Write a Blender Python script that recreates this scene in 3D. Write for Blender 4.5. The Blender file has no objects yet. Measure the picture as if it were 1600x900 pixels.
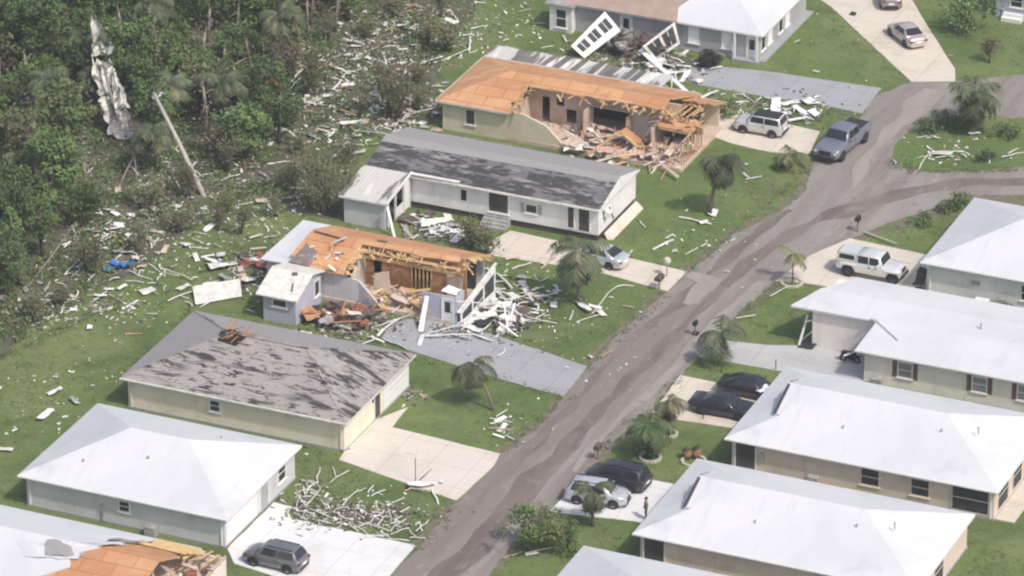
import bpy, bmesh, math, random
from mathutils import Vector, Matrix, noise
random.seed(11)
S = bpy.context.scene
COL = S.collection
R = math.radians

# ------------------------------------------------------------------ camera, light, exposure
FPX, PITCH, HGT, YAW = 8000.0, R(26.0), 175.0, R(23.5)      # helicopter telephoto; X = along the houses, Y = up the street
_fw = Vector((math.cos(math.pi/2+YAW)*math.cos(PITCH), math.sin(math.pi/2+YAW)*math.cos(PITCH), -math.sin(PITCH)))
_rt = Vector((math.cos(YAW), math.sin(YAW), 0)); _up = _rt.cross(_fw)
_D = HGT/math.tan(PITCH)
CAM = Vector((-math.cos(math.pi/2+YAW)*_D, -math.sin(math.pi/2+YAW)*_D, HGT))
def P(px, py, z=0.0):
    """survey point: where the sight line of a photo pixel (1600 wide) meets height z"""
    d = _fw*FPX + _rt*(px-800) - _up*(py-450)
    return CAM + d*((z-CAM.z)/d.z)
cd = bpy.data.cameras.new('camera'); co = bpy.data.objects.new('camera', cd); COL.objects.link(co)
m = Matrix((( _rt.x,_up.x,-_fw.x,CAM.x),(_rt.y,_up.y,-_fw.y,CAM.y),(_rt.z,_up.z,-_fw.z,CAM.z),(0,0,0,1)))
co.matrix_world = m; cd.sensor_width = 36; cd.lens = FPX/1600*36; cd.clip_start = 1; cd.clip_end = 6000
S.camera = co
SUN_EL, SUN_AZ = R(52), R(-24)                                # azimuth measured from +X
sd = Vector((math.cos(SUN_EL)*math.cos(SUN_AZ), math.cos(SUN_EL)*math.sin(SUN_AZ), math.sin(SUN_EL)))
sl = bpy.data.lights.new('sun', 'SUN'); sl.energy = 2.8; sl.angle = R(3.0); sl.color = (1, .95, .88)
so = bpy.data.objects.new('sun', sl); COL.objects.link(so)
so.rotation_euler = sd.to_track_quat('Z', 'Y').to_euler()
W = bpy.data.worlds.new('World'); S.world = W; W.use_nodes = True
wn = W.node_tree; sk = wn.nodes.new('ShaderNodeTexSky'); sk.sky_type = 'NISHITA'; sk.sun_disc = False
sk.sun_elevation = SUN_EL; sk.sun_rotation = math.pi/2 - SUN_AZ
sk.air_density = 1.0; sk.dust_density = 4.0; sk.ozone_density = 0.6
wn.links.new(sk.outputs[0], wn.nodes['Background'].inputs[0]); wn.nodes['Background'].inputs[1].default_value = 0.145
S.view_settings.view_transform = 'Standard'; S.view_settings.look = 'None'; S.view_settings.gamma = 1
S.view_settings.exposure = 0.12
try:
    S.cycles.use_denoising = True; S.cycles.max_bounces = 6; S.cycles.diffuse_bounces = 3
    S.cycles.filter_width = 2.2
except Exception: pass

# ------------------------------------------------------------------ materials
def mat(name, col, rough=.75, var=.18, scale=1.5, col2=None, bump=0.0, metal=0.0, stretch=(1,1,1), detail=6, spec=.4, lo=.35, hi=.65, objvar=0.0):
    m = bpy.data.materials.new(name); m.use_nodes = True
    nt = m.node_tree; N = nt.nodes; Lk = nt.links; b = N['Principled BSDF']
    b.inputs['Roughness'].default_value = rough; b.inputs['Metallic'].default_value = metal
    b.inputs['Specular IOR Level'].default_value = spec
    tc = N.new('ShaderNodeTexCoord'); mp = N.new('ShaderNodeMapping'); mp.inputs['Scale'].default_value = stretch
    Lk.new(tc.outputs['Object'], mp.inputs[0])
    nz = N.new('ShaderNodeTexNoise'); nz.inputs['Scale'].default_value = scale; nz.inputs['Detail'].default_value = detail
    nz.inputs['Roughness'].default_value = .62; Lk.new(mp.outputs[0], nz.inputs['Vector'])
    rp = N.new('ShaderNodeValToRGB'); rp.color_ramp.elements[0].position = lo; rp.color_ramp.elements[1].position = hi
    c2 = col2 or tuple(c*(1-var) for c in col)
    rp.color_ramp.elements[0].color = (*c2, 1); rp.color_ramp.elements[1].color = (*col, 1)
    Lk.new(nz.outputs['Fac'], rp.inputs[0]); out = rp.outputs[0]
    if objvar:
        oi = N.new('ShaderNodeObjectInfo'); mr = N.new('ShaderNodeMapRange'); mr.inputs[3].default_value = 1-objvar; mr.inputs[4].default_value = 1+objvar
        Lk.new(oi.outputs['Random'], mr.inputs[0]); hs = N.new('ShaderNodeHueSaturation')
        Lk.new(mr.outputs[0], hs.inputs['Value']); Lk.new(out, hs.inputs['Color']); out = hs.outputs[0]
    Lk.new(out, b.inputs['Base Color'])
    if bump:
        bp = N.new('ShaderNodeBump'); bp.inputs['Strength'].default_value = bump; bp.inputs['Distance'].default_value = .1
        Lk.new(nz.outputs['Fac'], bp.inputs['Height']); Lk.new(bp.outputs[0], b.inputs['Normal'])
    return m

def layered(name, base, layers, rough=.9, bump=0, bscale=20):
    """base colour, then layers (colour, scale, stretch, lo, hi[, amount]) of masked noise"""
    m = bpy.data.materials.new(name); m.use_nodes = True
    nt = m.node_tree; N = nt.nodes; Lk = nt.links; b = N['Principled BSDF']; b.inputs['Roughness'].default_value = rough
    b.inputs['Specular IOR Level'].default_value = .25
    tc = N.new('ShaderNodeTexCoord'); cur = None
    for i, ly in enumerate(layers):
        c, sc, st, lo, hi = ly[:5]; amt = ly[5] if len(ly) > 5 else 1.0
        mp = N.new('ShaderNodeMapping'); mp.inputs['Scale'].default_value = st; mp.inputs['Location'].default_value = (i*7.3, i*3.1, i*1.7)
        Lk.new(tc.outputs['Object'], mp.inputs[0])
        nz = N.new('ShaderNodeTexNoise'); nz.inputs['Scale'].default_value = sc; nz.inputs['Detail'].default_value = 7; nz.inputs['Roughness'].default_value = .6
        nz.inputs['Distortion'].default_value = .4
        Lk.new(mp.outputs[0], nz.inputs['Vector'])
        mr = N.new('ShaderNodeMapRange'); mr.inputs[1].default_value = lo; mr.inputs[2].default_value = hi; mr.inputs[4].default_value = amt
        Lk.new(nz.outputs['Fac'], mr.inputs[0])
        fac = mr.outputs[0]
        if len(ly) > 6:
            n2 = N.new('ShaderNodeTexNoise'); n2.inputs['Scale'].default_value = ly[6][0]; n2.inputs['Detail'].default_value = 3; Lk.new(mp.outputs[0], n2.inputs['Vector'])
            m2 = N.new('ShaderNodeMapRange'); m2.inputs[1].default_value = ly[6][1]; m2.inputs[2].default_value = ly[6][2]; Lk.new(n2.outputs['Fac'], m2.inputs[0])
            mu = N.new('ShaderNodeMath'); mu.operation = 'MULTIPLY'; Lk.new(fac, mu.inputs[0]); Lk.new(m2.outputs[0], mu.inputs[1]); fac = mu.outputs[0]
        mx = N.new('ShaderNodeMix'); mx.data_type = 'RGBA'; Lk.new(fac, mx.inputs[0])
        if cur is None: mx.inputs[6].default_value = (*base, 1)
        else: Lk.new(cur, mx.inputs[6])
        mx.inputs[7].default_value = (*c, 1); cur = mx.outputs[2]
    Lk.new(cur, b.inputs['Base Color'])
    if bump:
        nz = N.new('ShaderNodeTexNoise'); nz.inputs['Scale'].default_value = bscale; nz.inputs['Detail'].default_value = 6
        Lk.new(tc.outputs['Object'], nz.inputs['Vector'])
        bp = N.new('ShaderNodeBump'); bp.inputs['Strength'].default_value = bump; bp.inputs['Distance'].default_value = .15
        Lk.new(nz.outputs['Fac'], bp.inputs['Height']); Lk.new(bp.outputs[0], b.inputs['Normal'])
    return m

def leafmat(name, c1, c2, objvar=.30):
    m = mat(name, c1, rough=.6, col2=c2, scale=.9, objvar=objvar, spec=.3, lo=.3, hi=.7)
    return m

M = {}
M['grass'] = layered('grass', (.126,.188,.054), [
    ((.180,.220,.080), .10, (1,1,1), .42, .62), ((.092,.138,.043), .17, (1,1,1), .47, .66),
    ((.185,.170,.105), .33, (1,1,1), .57, .72, .7), ((.08,.108,.042), 1.6, (1,1,1), .5, .70, .65), ((.20,.215,.11), 3.2, (1,1,1), .55, .72, .55), ((.19,.16,.12), .55, (1,1,1), .64, .72, .6), ((.07,.095,.036), 7, (1,1,1), .52, .66, .6)], rough=.95, bump=.7, bscale=6)
M['forest_floor'] = layered('forest_floor', (.115,.105,.072), [
    ((.085,.115,.048), .35, (1,1,1), .42, .58), ((.20,.175,.14), .9, (1,1,1), .52, .70), ((.055,.058,.036), 1.8, (1,1,1), .52, .66),
    ((.34,.31,.27), 3.5, (1,1,1), .63, .70, .8)], rough=1, bump=.8, bscale=4)
M['road'] = layered('road', (.280,.258,.243), [
    ((.225,.192,.176), .16, (1.6,.12,1), .46, .58), ((.335,.308,.288), .22, (1.0,.30,1), .52, .66, .8),
    ((.17,.142,.128), .55, (1,.22,1), .59, .70, .7), ((.37,.335,.305), 1.2, (1,.6,1), .60, .72, .55), ((.19,.158,.14), .9, (1,1,1), .60, .70, .55), ((.21,.182,.168), 5, (1,1,1), .5, .66, .6), ((.12,.10,.09), 3.2, (1,1,1), .68, .72, .6)], rough=.9, bump=.4, bscale=5)
M['mud_verge'] = layered('mud_verge', (.20,.17,.13), [((.125,.15,.065), .8, (1,1,1), .45, .58), ((.17,.14,.11), 2, (1,1,1), .5, .65)], rough=1, bump=.5, bscale=8)
def concrete(name, c, dirt):
    m = layered(name, c, [(dirt, .25, (1,1,1), .50, .72, .6), (tuple(x*1.06 for x in c), .8, (1,1,1), .5, .7, .7), (dirt, 2.0, (1,.5,1), .58, .74, .45), (tuple(x*.55 for x in dirt), .9, (1,1,1), .68, .74, .35)], rough=.85, bump=.1, bscale=30)
    nt = m.node_tree; N = nt.nodes; Lk = nt.links; b = N['Principled BSDF']; src = b.inputs['Base Color'].links[0].from_socket
    tc = N.new('ShaderNodeTexCoord'); br = N.new('ShaderNodeTexBrick'); br.offset = 0; br.inputs['Scale'].default_value = 1; br.inputs['Mortar Size'].default_value = .025; br.inputs['Brick Width'].default_value = 3.1; br.inputs['Row Height'].default_value = 2.9
    Lk.new(tc.outputs['Object'], br.inputs['Vector']); mu = N.new('ShaderNodeMath'); mu.operation = 'MULTIPLY'; mu.inputs[1].default_value = .45; Lk.new(br.outputs['Fac'], mu.inputs[0])
    mx = N.new('ShaderNodeMix'); mx.data_type = 'RGBA'; Lk.new(mu.outputs[0], mx.inputs[0]); Lk.new(src, mx.inputs[6]); mx.inputs[7].default_value = (*[x*.4 for x in dirt],1); Lk.new(mx.outputs[2], b.inputs['Base Color'])
    return m
M['conc_white'] = concrete('concrete_white', (.70,.69,.70), (.52,.48,.46))
M['conc_cream'] = concrete('concrete_cream', (.62,.56,.48), (.44,.37,.30))
M['conc_pink'] = concrete('concrete_pinkish', (.64,.585,.52), (.47,.41,.35))
M['conc_grey'] = concrete('concrete_grey', (.345,.35,.37), (.26,.255,.26))
M['conc_pale'] = concrete('concrete_pale_grey', (.46,.46,.465), (.36,.35,.34))
M['roof_white'] = layered('roof_white', (.83,.83,.84), [((.74,.74,.76), .12, (1,1,1), .48, .7, .6), ((.70,.69,.68), .5, (.25,2.2,1), .60, .80, .35), ((.42,.40,.38), 3.2, (1,1,1), .76, .80, .7)], rough=.55)
def roof_panel(name, c, d):
    """painted roof sheet: faint seams every 0.6 m and streaks running down the slope"""
    m = layered(name, c, [(d, .14, (1,1,1), .46, .68, .7), (tuple(x*.84 for x in d), .6, (2.2,.25,1), .56, .76, .5), (tuple(x*.80 for x in d), .35, (1,1,1), .60, .74, .45), ((.36,.34,.31), 2.6, (1,1,1), .735, .77, .75)], rough=.5)
    nt = m.node_tree; N = nt.nodes; Lk = nt.links; b = N['Principled BSDF']
    tc = N.new('ShaderNodeTexCoord'); wv = N.new('ShaderNodeTexWave'); wv.bands_direction = 'X'; wv.inputs['Scale'].default_value = .52; wv.wave_profile = 'SIN'
    Lk.new(tc.outputs['Object'], wv.inputs['Vector'])
    mr = N.new('ShaderNodeMapRange'); mr.inputs[1].default_value = .93; mr.inputs[2].default_value = 1.0; Lk.new(wv.outputs['Fac'], mr.inputs[0])
    bp = N.new('ShaderNodeBump'); bp.inputs['Strength'].default_value = .12; bp.inputs['Distance'].default_value = .04
    Lk.new(mr.outputs[0], bp.inputs['Height']); Lk.new(bp.outputs[0], b.inputs['Normal'])
    return m
M['roof_white'] = roof_panel('roof_white', (.64,.645,.665), (.55,.56,.595))
M['shingle'] = layered('shingle_grey', (.315,.30,.298), [((.29,.28,.28), .8, (.3,2.5,1), .5, .66), ((.42,.41,.41), 5, (1,1,1), .55, .7, .6), ((.24,.235,.235), 1.5, (.5,14,1), .55, .62, .4)], rough=.95)
M['shingle_torn'] = layered('shingle_torn', (.335,.31,.30), [((.31,.29,.285), .8, (.3,2.5,1), .5, .66), ((.43,.41,.40), 5, (1,1,1), .55, .7, .5), ((.25,.235,.23), 1.5, (.5,14,1), .55, .62, .4),
    ((.062,.058,.057), 1.0, (.30,1.25,1), .50, .545, 1.0, (.35,.42,.50)), ((.05,.047,.046), 2.2, (.45,1.5,1), .565, .595, 1.0, (.3,.38,.5)), ((.16,.15,.145), 3.5, (.7,1.2,1), .60, .64, .8)], rough=.95)
M['shingle_dark'] = layered('shingle_dark', (.165,.16,.166), [((.062,.060,.064), .9, (.40,1.3,1), .47, .51), ((.060,.058,.062), 1.9, (.5,1.2,1), .54, .58, .9), ((.29,.28,.275), 1.6, (.35,1.5,1), .575, .605, .9), ((.30,.29,.285), 4, (.5,2,1), .60, .66, .7)], rough=.95)
def decking():
    m = layered('roof_decking', (.56,.30,.155), [((.62,.36,.20), .25, (1,1,1), .42, .62), ((.47,.23,.11), .5, (1,1,1), .56, .7, .7), ((.66,.46,.29), 1.1, (.5,1.5,1), .60, .70, .7), ((.30,.17,.10), 2.2, (.5,3,1), .64, .70, .5), ((.72,.60,.45), 2.8, (1,1,1), .67, .73, .6)], rough=.85, bump=.15, bscale=3)
    nt = m.node_tree; N = nt.nodes; Lk = nt.links; b = N['Principled BSDF']; src = b.inputs['Base Color'].links[0].from_socket
    tc = N.new('ShaderNodeTexCoord'); br = N.new('ShaderNodeTexBrick'); br.inputs['Scale'].default_value = 1; br.inputs['Mortar Size'].default_value = .03; br.inputs['Brick Width'].default_value = 2.44; br.inputs['Row Height'].default_value = 1.17
    br.inputs['Color1'].default_value = (1,1,1,1); br.inputs['Color2'].default_value = (.80,.74,.70,1); br.inputs['Mortar'].default_value = (.45,.33,.25,1)
    Lk.new(tc.outputs['Object'], br.inputs['Vector']); mx = N.new('ShaderNodeMix'); mx.data_type = 'RGBA'; mx.blend_type = 'MULTIPLY'; mx.inputs[0].default_value = .8; Lk.new(src, mx.inputs[6]); Lk.new(br.outputs['Color'], mx.inputs[7]); Lk.new(mx.outputs[2], b.inputs['Base Color'])
    return m
M['deck'] = decking()
M['lumber'] = mat('lumber', (.60,.42,.24), col2=(.44,.27,.13), scale=3, rough=.8)
M['lumber_y'] = mat('lumber_yellow', (.70,.52,.26), col2=(.52,.34,.15), scale=3, rough=.8)
M['plywood'] = mat('plywood', (.50,.29,.15), col2=(.38,.19,.09), scale=1.2, rough=.85)
M['drywall'] = mat('drywall', (.62,.50,.42), col2=(.50,.38,.31), scale=.8, rough=.9)
M['drywall_w'] = mat('drywall_white', (.66,.61,.55), col2=(.52,.46,.40), scale=.9, rough=.9)
M['insul'] = mat('insulation', (.62,.42,.34), col2=(.46,.27,.20), scale=3, rough=1, bump=.8)
M['insul_y'] = mat('insulation_yellow', (.66,.52,.20), col2=(.50,.35,.14), scale=3, rough=1, bump=.8)
M['junk'] = mat('junk_brown', (.16,.12,.10), col2=(.07,.055,.05), scale=2.5, rough=.95, bump=.6)
M['junk_grey'] = mat('dull_grey_sheet', (.20,.185,.175), col2=(.12,.11,.105), scale=1.2, stretch=(1,.3,1), rough=.8)
M['junk_red'] = mat('junk_red', (.36,.14,.08), col2=(.20,.075,.05), scale=1.5, rough=.8)
M['dark'] = mat('dark_void', (.022,.02,.02), var=.3, rough=.9)
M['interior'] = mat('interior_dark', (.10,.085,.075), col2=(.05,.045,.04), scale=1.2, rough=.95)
M['white'] = mat('white_paint', (.80,.80,.78), var=.1, rough=.6, scale=2)
M['white_dirty'] = mat('white_dirty', (.76,.74,.69), col2=(.52,.49,.44), rough=.7, scale=2.2, lo=.3, hi=.6)
M['alu'] = mat('white_aluminium', (.80,.80,.79), col2=(.62,.61,.59), rough=.45, scale=2)
M['grey_metal'] = mat('grey_metal', (.50,.50,.49), col2=(.30,.28,.26), rough=.5, scale=1.5, metal=.2)
M['metal_roof_worn'] = layered('metal_roof_worn', (.55,.54,.52), [((.74,.72,.69), .55, (1.1,.18,1), .5, .58), ((.20,.18,.165), .8, (.9,.12,1), .545, .58), ((.30,.27,.24), 2.2, (1,.4,1), .62, .7, .6)], rough=.6)
def wallmat(name, c, var=.10):
    dk = tuple(x*.80 for x in c); st = tuple(x*.62*y for x,y in zip(c,(1,.95,.88)))
    m = layered(name, c, [(dk, .5, (1,1,1), .48, .68, .7), (st, 1.6, (1,1,.12), .58, .74, .5), (st, .9, (1,1,1.4), .64, .76, .5)], rough=.85)
    nt = m.node_tree; N = nt.nodes; Lk = nt.links; b = N['Principled BSDF']
    tc = N.new('ShaderNodeTexCoord'); wv = N.new('ShaderNodeTexWave'); wv.bands_direction = 'Z'; wv.inputs['Scale'].default_value = 1.6; wv.wave_profile = 'SAW'
    Lk.new(tc.outputs['Object'], wv.inputs['Vector'])
    bp = N.new('ShaderNodeBump'); bp.inputs['Strength'].default_value = .25; bp.inputs['Distance'].default_value = .03
    Lk.new(wv.outputs['Fac'], bp.inputs['Height']); Lk.new(bp.outputs[0], b.inputs['Normal'])
    return m
M['w_white'] = wallmat('wall_white', (.80,.79,.785))
M['w_grey'] = wallmat('wall_pale_grey', (.62,.62,.635))
M['w_cream'] = wallmat('wall_cream', (.80,.73,.585))
M['w_tan'] = wallmat('wall_tan', (.72,.60,.525))
M['w_beige'] = wallmat('wall_beige', (.82,.76,.71))
M['w_khaki'] = wallmat('wall_khaki', (.66,.59,.45))
M['w_bgrey'] = wallmat('wall_blue_grey', (.40,.40,.415))
M['w_lav'] = wallmat('wall_lavender_grey', (.45,.46,.55))
M['glass'] = mat('window_glass', (.035,.04,.045), var=.3, rough=.08, scale=1, spec=.6)
M['screen'] = mat('window_screen', (.06,.065,.07), var=.4, rough=.7)
M['shutter'] = mat('shutter_brown', (.20,.105,.085), var=.3)
M['door_white'] = mat('door_white', (.78,.78,.78), var=.08, rough=.5)
M['bark'] = mat('bark', (.17,.14,.11), col2=(.09,.07,.055), scale=4, bump=.6, rough=.95)
M['palm_bark'] = mat('palm_bark', (.25,.21,.17), col2=(.15,.12,.10), scale=5, stretch=(1,1,4), bump=.6, rough=.95)
M['twig'] = mat('dry_twig', (.30,.265,.215), col2=(.19,.16,.125), scale=2, rough=.95)
M['leaf'] = leafmat('leaf_green', (.145,.215,.070), (.085,.140,.046))
M['leaf_d'] = leafmat('leaf_dark', (.105,.155,.058), (.064,.100,.038))
M['leaf_y'] = leafmat('leaf_olive', (.165,.190,.075), (.105,.128,.050))
M['leaf_b'] = leafmat('leaf_brown', (.22,.18,.125), (.14,.115,.08))
M['palm_leaf'] = leafmat('palm_leaf', (.115,.135,.072), (.072,.088,.046))
M['palm_leaf_y'] = leafmat('palm_leaf_yellow', (.20,.19,.10), (.12,.115,.06))
M['hedge'] = leafmat('hedge_dark', (.055,.045,.04), (.03,.025,.022))
M['stone'] = mat('edging_stone', (.62,.58,.50), col2=(.45,.41,.35), scale=4)
M['terracotta'] = mat('terracotta', (.32,.19,.11), col2=(.22,.13,.07), scale=5)
M['blue'] = mat('blue_tarp', (.02,.20,.62), col2=(.02,.12,.42), scale=3, rough=.5)
M['teal'] = mat('teal_cloth', (.06,.22,.28), col2=(.05,.15,.18), scale=3)
M['rubber'] = mat('rubber', (.025,.025,.026), var=.3, rough=.85)
M['rim'] = mat('rim_alloy', (.45,.45,.46), rough=.3, metal=.7, var=.1)
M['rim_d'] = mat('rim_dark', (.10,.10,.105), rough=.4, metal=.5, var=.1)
M['plastic'] = mat('black_plastic', (.035,.035,.037), rough=.6, var=.2)
M['carglass'] = mat('car_glass', (.03,.034,.038), rough=.06, spec=.7, var=.2)
M['tail'] = mat('tail_light', (.16,.025,.025), rough=.25, var=.1)
M['head'] = mat('head_light', (.75,.76,.78), rough=.15, var=.05)
M['skin'] = mat('skin', (.45,.28,.20), var=.1, rough=.6)
M['shirt'] = mat('shirt_tan', (.27,.22,.14), col2=(.15,.13,.08), scale=9)
M['trouser'] = mat('trouser_black', (.04,.04,.045), var=.2)
M['hair'] = mat('hair_dark', (.04,.03,.025), var=.3)
M['pale_wood'] = mat('pale_wood', (.50,.47,.42), col2=(.36,.33,.29), scale=3, rough=.9)
M['blind'] = mat('window_blind', (.42,.41,.41), col2=(.16,.155,.155), scale=1.2, rough=.6, stretch=(.2,.2,1.2))
M['paper'] = mat('white_sheet', (.85,.85,.86), var=.04, rough=.6)
def paint(name, c, metal=.35):
    m = mat(name, c, rough=.28, var=.07, scale=.7, metal=metal, spec=.5)
    b = m.node_tree.nodes['Principled BSDF']; b.inputs['Coat Weight'].default_value = .5; b.inputs['Coat Roughness'].default_value = .08
    return m

# ------------------------------------------------------------------ mesh helpers
class MB:
    def __init__(s): s.v = []; s.f = []; s.mi = []; s.sm = []
    def face(s, pts, mi=0, sm=False):
        n = len(s.v); s.v.extend(Vector(p) for p in pts); s.f.append(tuple(range(n, n+len(pts)))); s.mi.append(mi); s.sm.append(sm)
    def hexa(s, c, mi=0):                              # 8 corners: bottom 4 ccw, top 4 ccw
        n = len(s.v); s.v.extend(Vector(p) for p in c)
        for q in ((3,2,1,0),(4,5,6,7),(0,1,5,4),(1,2,6,5),(2,3,7,6),(3,0,4,7)):
            s.f.append(tuple(n+i for i in q)); s.mi.append(mi); s.sm.append(False)
    def box(s, x0, x1, y0, y1, z0, z1, mi=0):
        s.hexa([(x0,y0,z0),(x1,y0,z0),(x1,y1,z0),(x0,y1,z0),(x0,y0,z1),(x1,y0,z1),(x1,y1,z1),(x0,y1,z1)], mi)
    def obox(s, c, size, rot=(0,0,0), mi=0):
        mt = Matrix.Translation(Vector(c)) @ (Matrix.Rotation(rot[2],4,'Z') @ Matrix.Rotation(rot[1],4,'Y') @ Matrix.Rotation(rot[0],4,'X'))
        a, b, d = size[0]/2, size[1]/2, size[2]/2
        s.hexa([mt @ Vector(p) for p in ((-a,-b,-d),(a,-b,-d),(a,b,-d),(-a,b,-d),(-a,-b,d),(a,-b,d),(a,b,d),(-a,b,d))], mi)
    def prism(s, poly, z0, z1, mi=0, side=None):       # plan polygon
        n = len(s.v); k = len(poly)
        s.v.extend(Vector((p[0],p[1],z0)) for p in poly); s.v.extend(Vector((p[0],p[1],z1)) for p in poly)
        s.f.append(tuple(n+i for i in reversed(range(k)))); s.mi.append(mi); s.sm.append(False)
        s.f.append(tuple(n+k+i for i in range(k))); s.mi.append(mi); s.sm.append(False)
        for i in range(k):
            j = (i+1) % k
            s.f.append((n+i, n+j, n+k+j, n+k+i)); s.mi.append(mi if side is None else side); s.sm.append(False)
    def slab(s, pts, t, mi=0, under=None):             # planar polygon in space, thickened downwards (along z)
        n = len(s.v); k = len(pts)
        s.v.extend(Vector(p) for p in pts); s.v.extend(Vector(p)-Vector((0,0,t)) for p in pts)
        s.f.append(tuple(n+i for i in range(k))); s.mi.append(mi); s.sm.append(False)
        s.f.append(tuple(n+k+i for i in reversed(range(k)))); s.mi.append(mi if under is None else under); s.sm.append(False)
        for i in range(k):
            j = (i+1) % k
            s.f.append((n+i, n+k+i, n+k+j, n+j)); s.mi.append(mi if under is None else under); s.sm.append(False)
    def bar(s, p, q, w, t, roll=0.0, mi=0):
        p = Vector(p); q = Vector(q); d = q-p; L = d.length
        if L < 1e-4: return
        d.normalize(); a = d.cross(Vector((0,0,1)))
        if a.length < 1e-3: a = Vector((1,0,0))
        a.normalize(); b = a.cross(d)
        a2 = a*math.cos(roll)+b*math.sin(roll); b2 = -a*math.sin(roll)+b*math.cos(roll)
        a2 *= w/2; b2 *= t/2
        s.hexa([p-a2-b2, q-a2-b2, q+a2-b2, p+a2-b2, p-a2+b2, q-a2+b2, q+a2+b2, p+a2+b2], mi)
    def tube(s, pts, rad, n=6, mi=0, caps=True):
        pts = [Vector(p) for p in pts]; rings = []
        for i, p in enumerate(pts):
            d = (pts[min(i+1,len(pts)-1)] - pts[max(i-1,0)])
            d = d.normalized() if d.length > 1e-6 else Vector((0,0,1))
            a = d.cross(Vector((0,0,1)))
            if a.length < .05: a = d.cross(Vector((0,1,0)))
            a.normalize(); b = d.cross(a); r = rad[i] if hasattr(rad, '__len__') else rad
            k = len(s.v); s.v.extend(p + (a*math.cos(2*math.pi*j/n) + b*math.sin(2*math.pi*j/n))*r for j in range(n)); rings.append(k)
        for i in range(len(rings)-1):
            for j in range(n):
                s.f.append((rings[i]+j, rings[i]+(j+1)%n, rings[i+1]+(j+1)%n, rings[i+1]+j)); s.mi.append(mi); s.sm.append(True)
        if caps:
            s.f.append(tuple(rings[0]+j for j in reversed(range(n)))); s.mi.append(mi); s.sm.append(False)
            s.f.append(tuple(rings[-1]+j for j in range(n))); s.mi.append(mi); s.sm.append(False)
    def sheet(s, A, B, C, D, nx, ny, amp, t, seed=0, mi=0, ragged=0.0, curl=0.0):     # crumpled panel with thickness
        A,B,C,D = map(Vector, (A,B,C,D)); nrm = (B-A).cross(D-A)
        nrm = nrm.normalized() if nrm.length > 1e-6 else Vector((0,0,1))
        if nrm.z < 0: nrm = -nrm
        rnd = random.Random(seed); top = []
        for j in range(ny+1):
            row = []
            for i in range(nx+1):
                u, v = i/nx, j/ny
                uu, vv = u, v
                if ragged:
                    if i in (0,nx): uu += rnd.uniform(-ragged, ragged)
                    if j in (0,ny): vv += rnd.uniform(-ragged, ragged)
                p = A*(1-uu)*(1-vv) + B*uu*(1-vv) + C*uu*vv + D*(1-uu)*vv
                h = noise.noise(Vector((u*2.2+seed*3.7, v*2.2, seed*1.3)))*amp + rnd.uniform(-.15,.15)*amp + curl*(u-.5)**2*4
                row.append(p + nrm*h)
            top.append(row)
        k = len(s.v); w = nx+1; T = w*(ny+1)
        for row in top: s.v.extend(row)
        for row in top: s.v.extend(p - nrm*t for p in row)
        for j in range(ny):
            for i in range(nx):
                a = k+j*w+i; s.f.append((a,a+1,a+w+1,a+w)); s.f.append((T+a,T+a+w,T+a+w+1,T+a+1)); s.mi += [mi,mi]; s.sm += [False,False]
        edge = [j for j in range(w)] + [w*r+nx for r in range(1,ny+1)] + [w*ny+i for i in range(nx-1,-1,-1)] + [w*r for r in range(ny-1,0,-1)]
        for a, b in zip(edge, edge[1:]+edge[:1]):
            s.f.append((k+b,k+a,T+k+a,T+k+b)); s.mi.append(mi); s.sm.append(False)
    def build(s, name, mats, parent=None, loc=None):
        me = bpy.data.meshes.new(name); off = Vector((0,0,0))
        if parent is not None: off = Vector(parent['_o']) if '_o' in parent else Vector((0,0,0))
        elif loc is not None: off = Vector(loc)
        me.from_pydata([tuple(v-off) for v in s.v], [], s.f)
        for mm in (mats if isinstance(mats, (list,tuple)) else [mats]): me.materials.append(mm)
        me.polygons.foreach_set('material_index', s.mi); me.polygons.foreach_set('use_smooth', s.sm)
        bm = bmesh.new(); bm.from_mesh(me); bmesh.ops.recalc_face_normals(bm, faces=bm.faces) if len(s.f) < 4000 else None; bm.to_mesh(me); bm.free()
        o = bpy.data.objects.new(name, me); COL.objects.link(o)
        if parent is not None: o.parent = parent
        elif loc is not None: o.location = off
        o['_o'] = tuple(off)
        return o
def tag(o, label, cat, group=None):
    o['label'] = label; o['category'] = cat; o['kind'] = 'thing'
    if group: o['group'] = group
    return o
def thing(name, label, cat, loc=(0,0,0), group=None):
    o = bpy.data.objects.new(name, None); COL.objects.link(o); o.location = loc; o['_o'] = tuple(loc); o.empty_display_size = .3
    return tag(o, label, cat, group)
def protothing(name, loc=(0,0,0)):
    o = bpy.data.objects.new(name, None); COL.objects.link(o); o['_o'] = (0,0,0); return o
def kids(o): return [c for c in bpy.data.objects if c.parent == o]
def copy_tree(o, parent=None, ch=None):
    c = o.copy(); COL.objects.link(c)
    if parent is not None: c.parent = parent
    for k in CH.get(o.name, ()): copy_tree(k, c)
    return c
CH = {}
def reg(root):
    CH.clear()
    for o in COL.objects:
        if o.parent is not None: CH.setdefault(o.parent.name, []).append(o)
def struct(name, mb, mats):
    o = mb.build(name, mats); o['kind'] = 'structure'; return o
def dense(poly, step=.6, jit=.12, seed=1):
    rnd = random.Random(seed); out = []
    for a, b in zip(poly, poly[1:]+poly[:1]):
        a = Vector(a[:2]); b = Vector(b[:2]); n = max(1, int((b-a).length/step))
        for i in range(n):
            p = a.lerp(b, i/n); out.append((p.x+rnd.uniform(-jit,jit), p.y+rnd.uniform(-jit,jit)))
    return out
def inpoly(x, y, poly):
    c = False
    for (x1,y1),(x2,y2) in zip(poly, poly[1:]+poly[:1]):
        if (y1 > y) != (y2 > y) and x < (x2-x1)*(y-y1)/(y2-y1)+x1: c = not c
    return c
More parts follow.
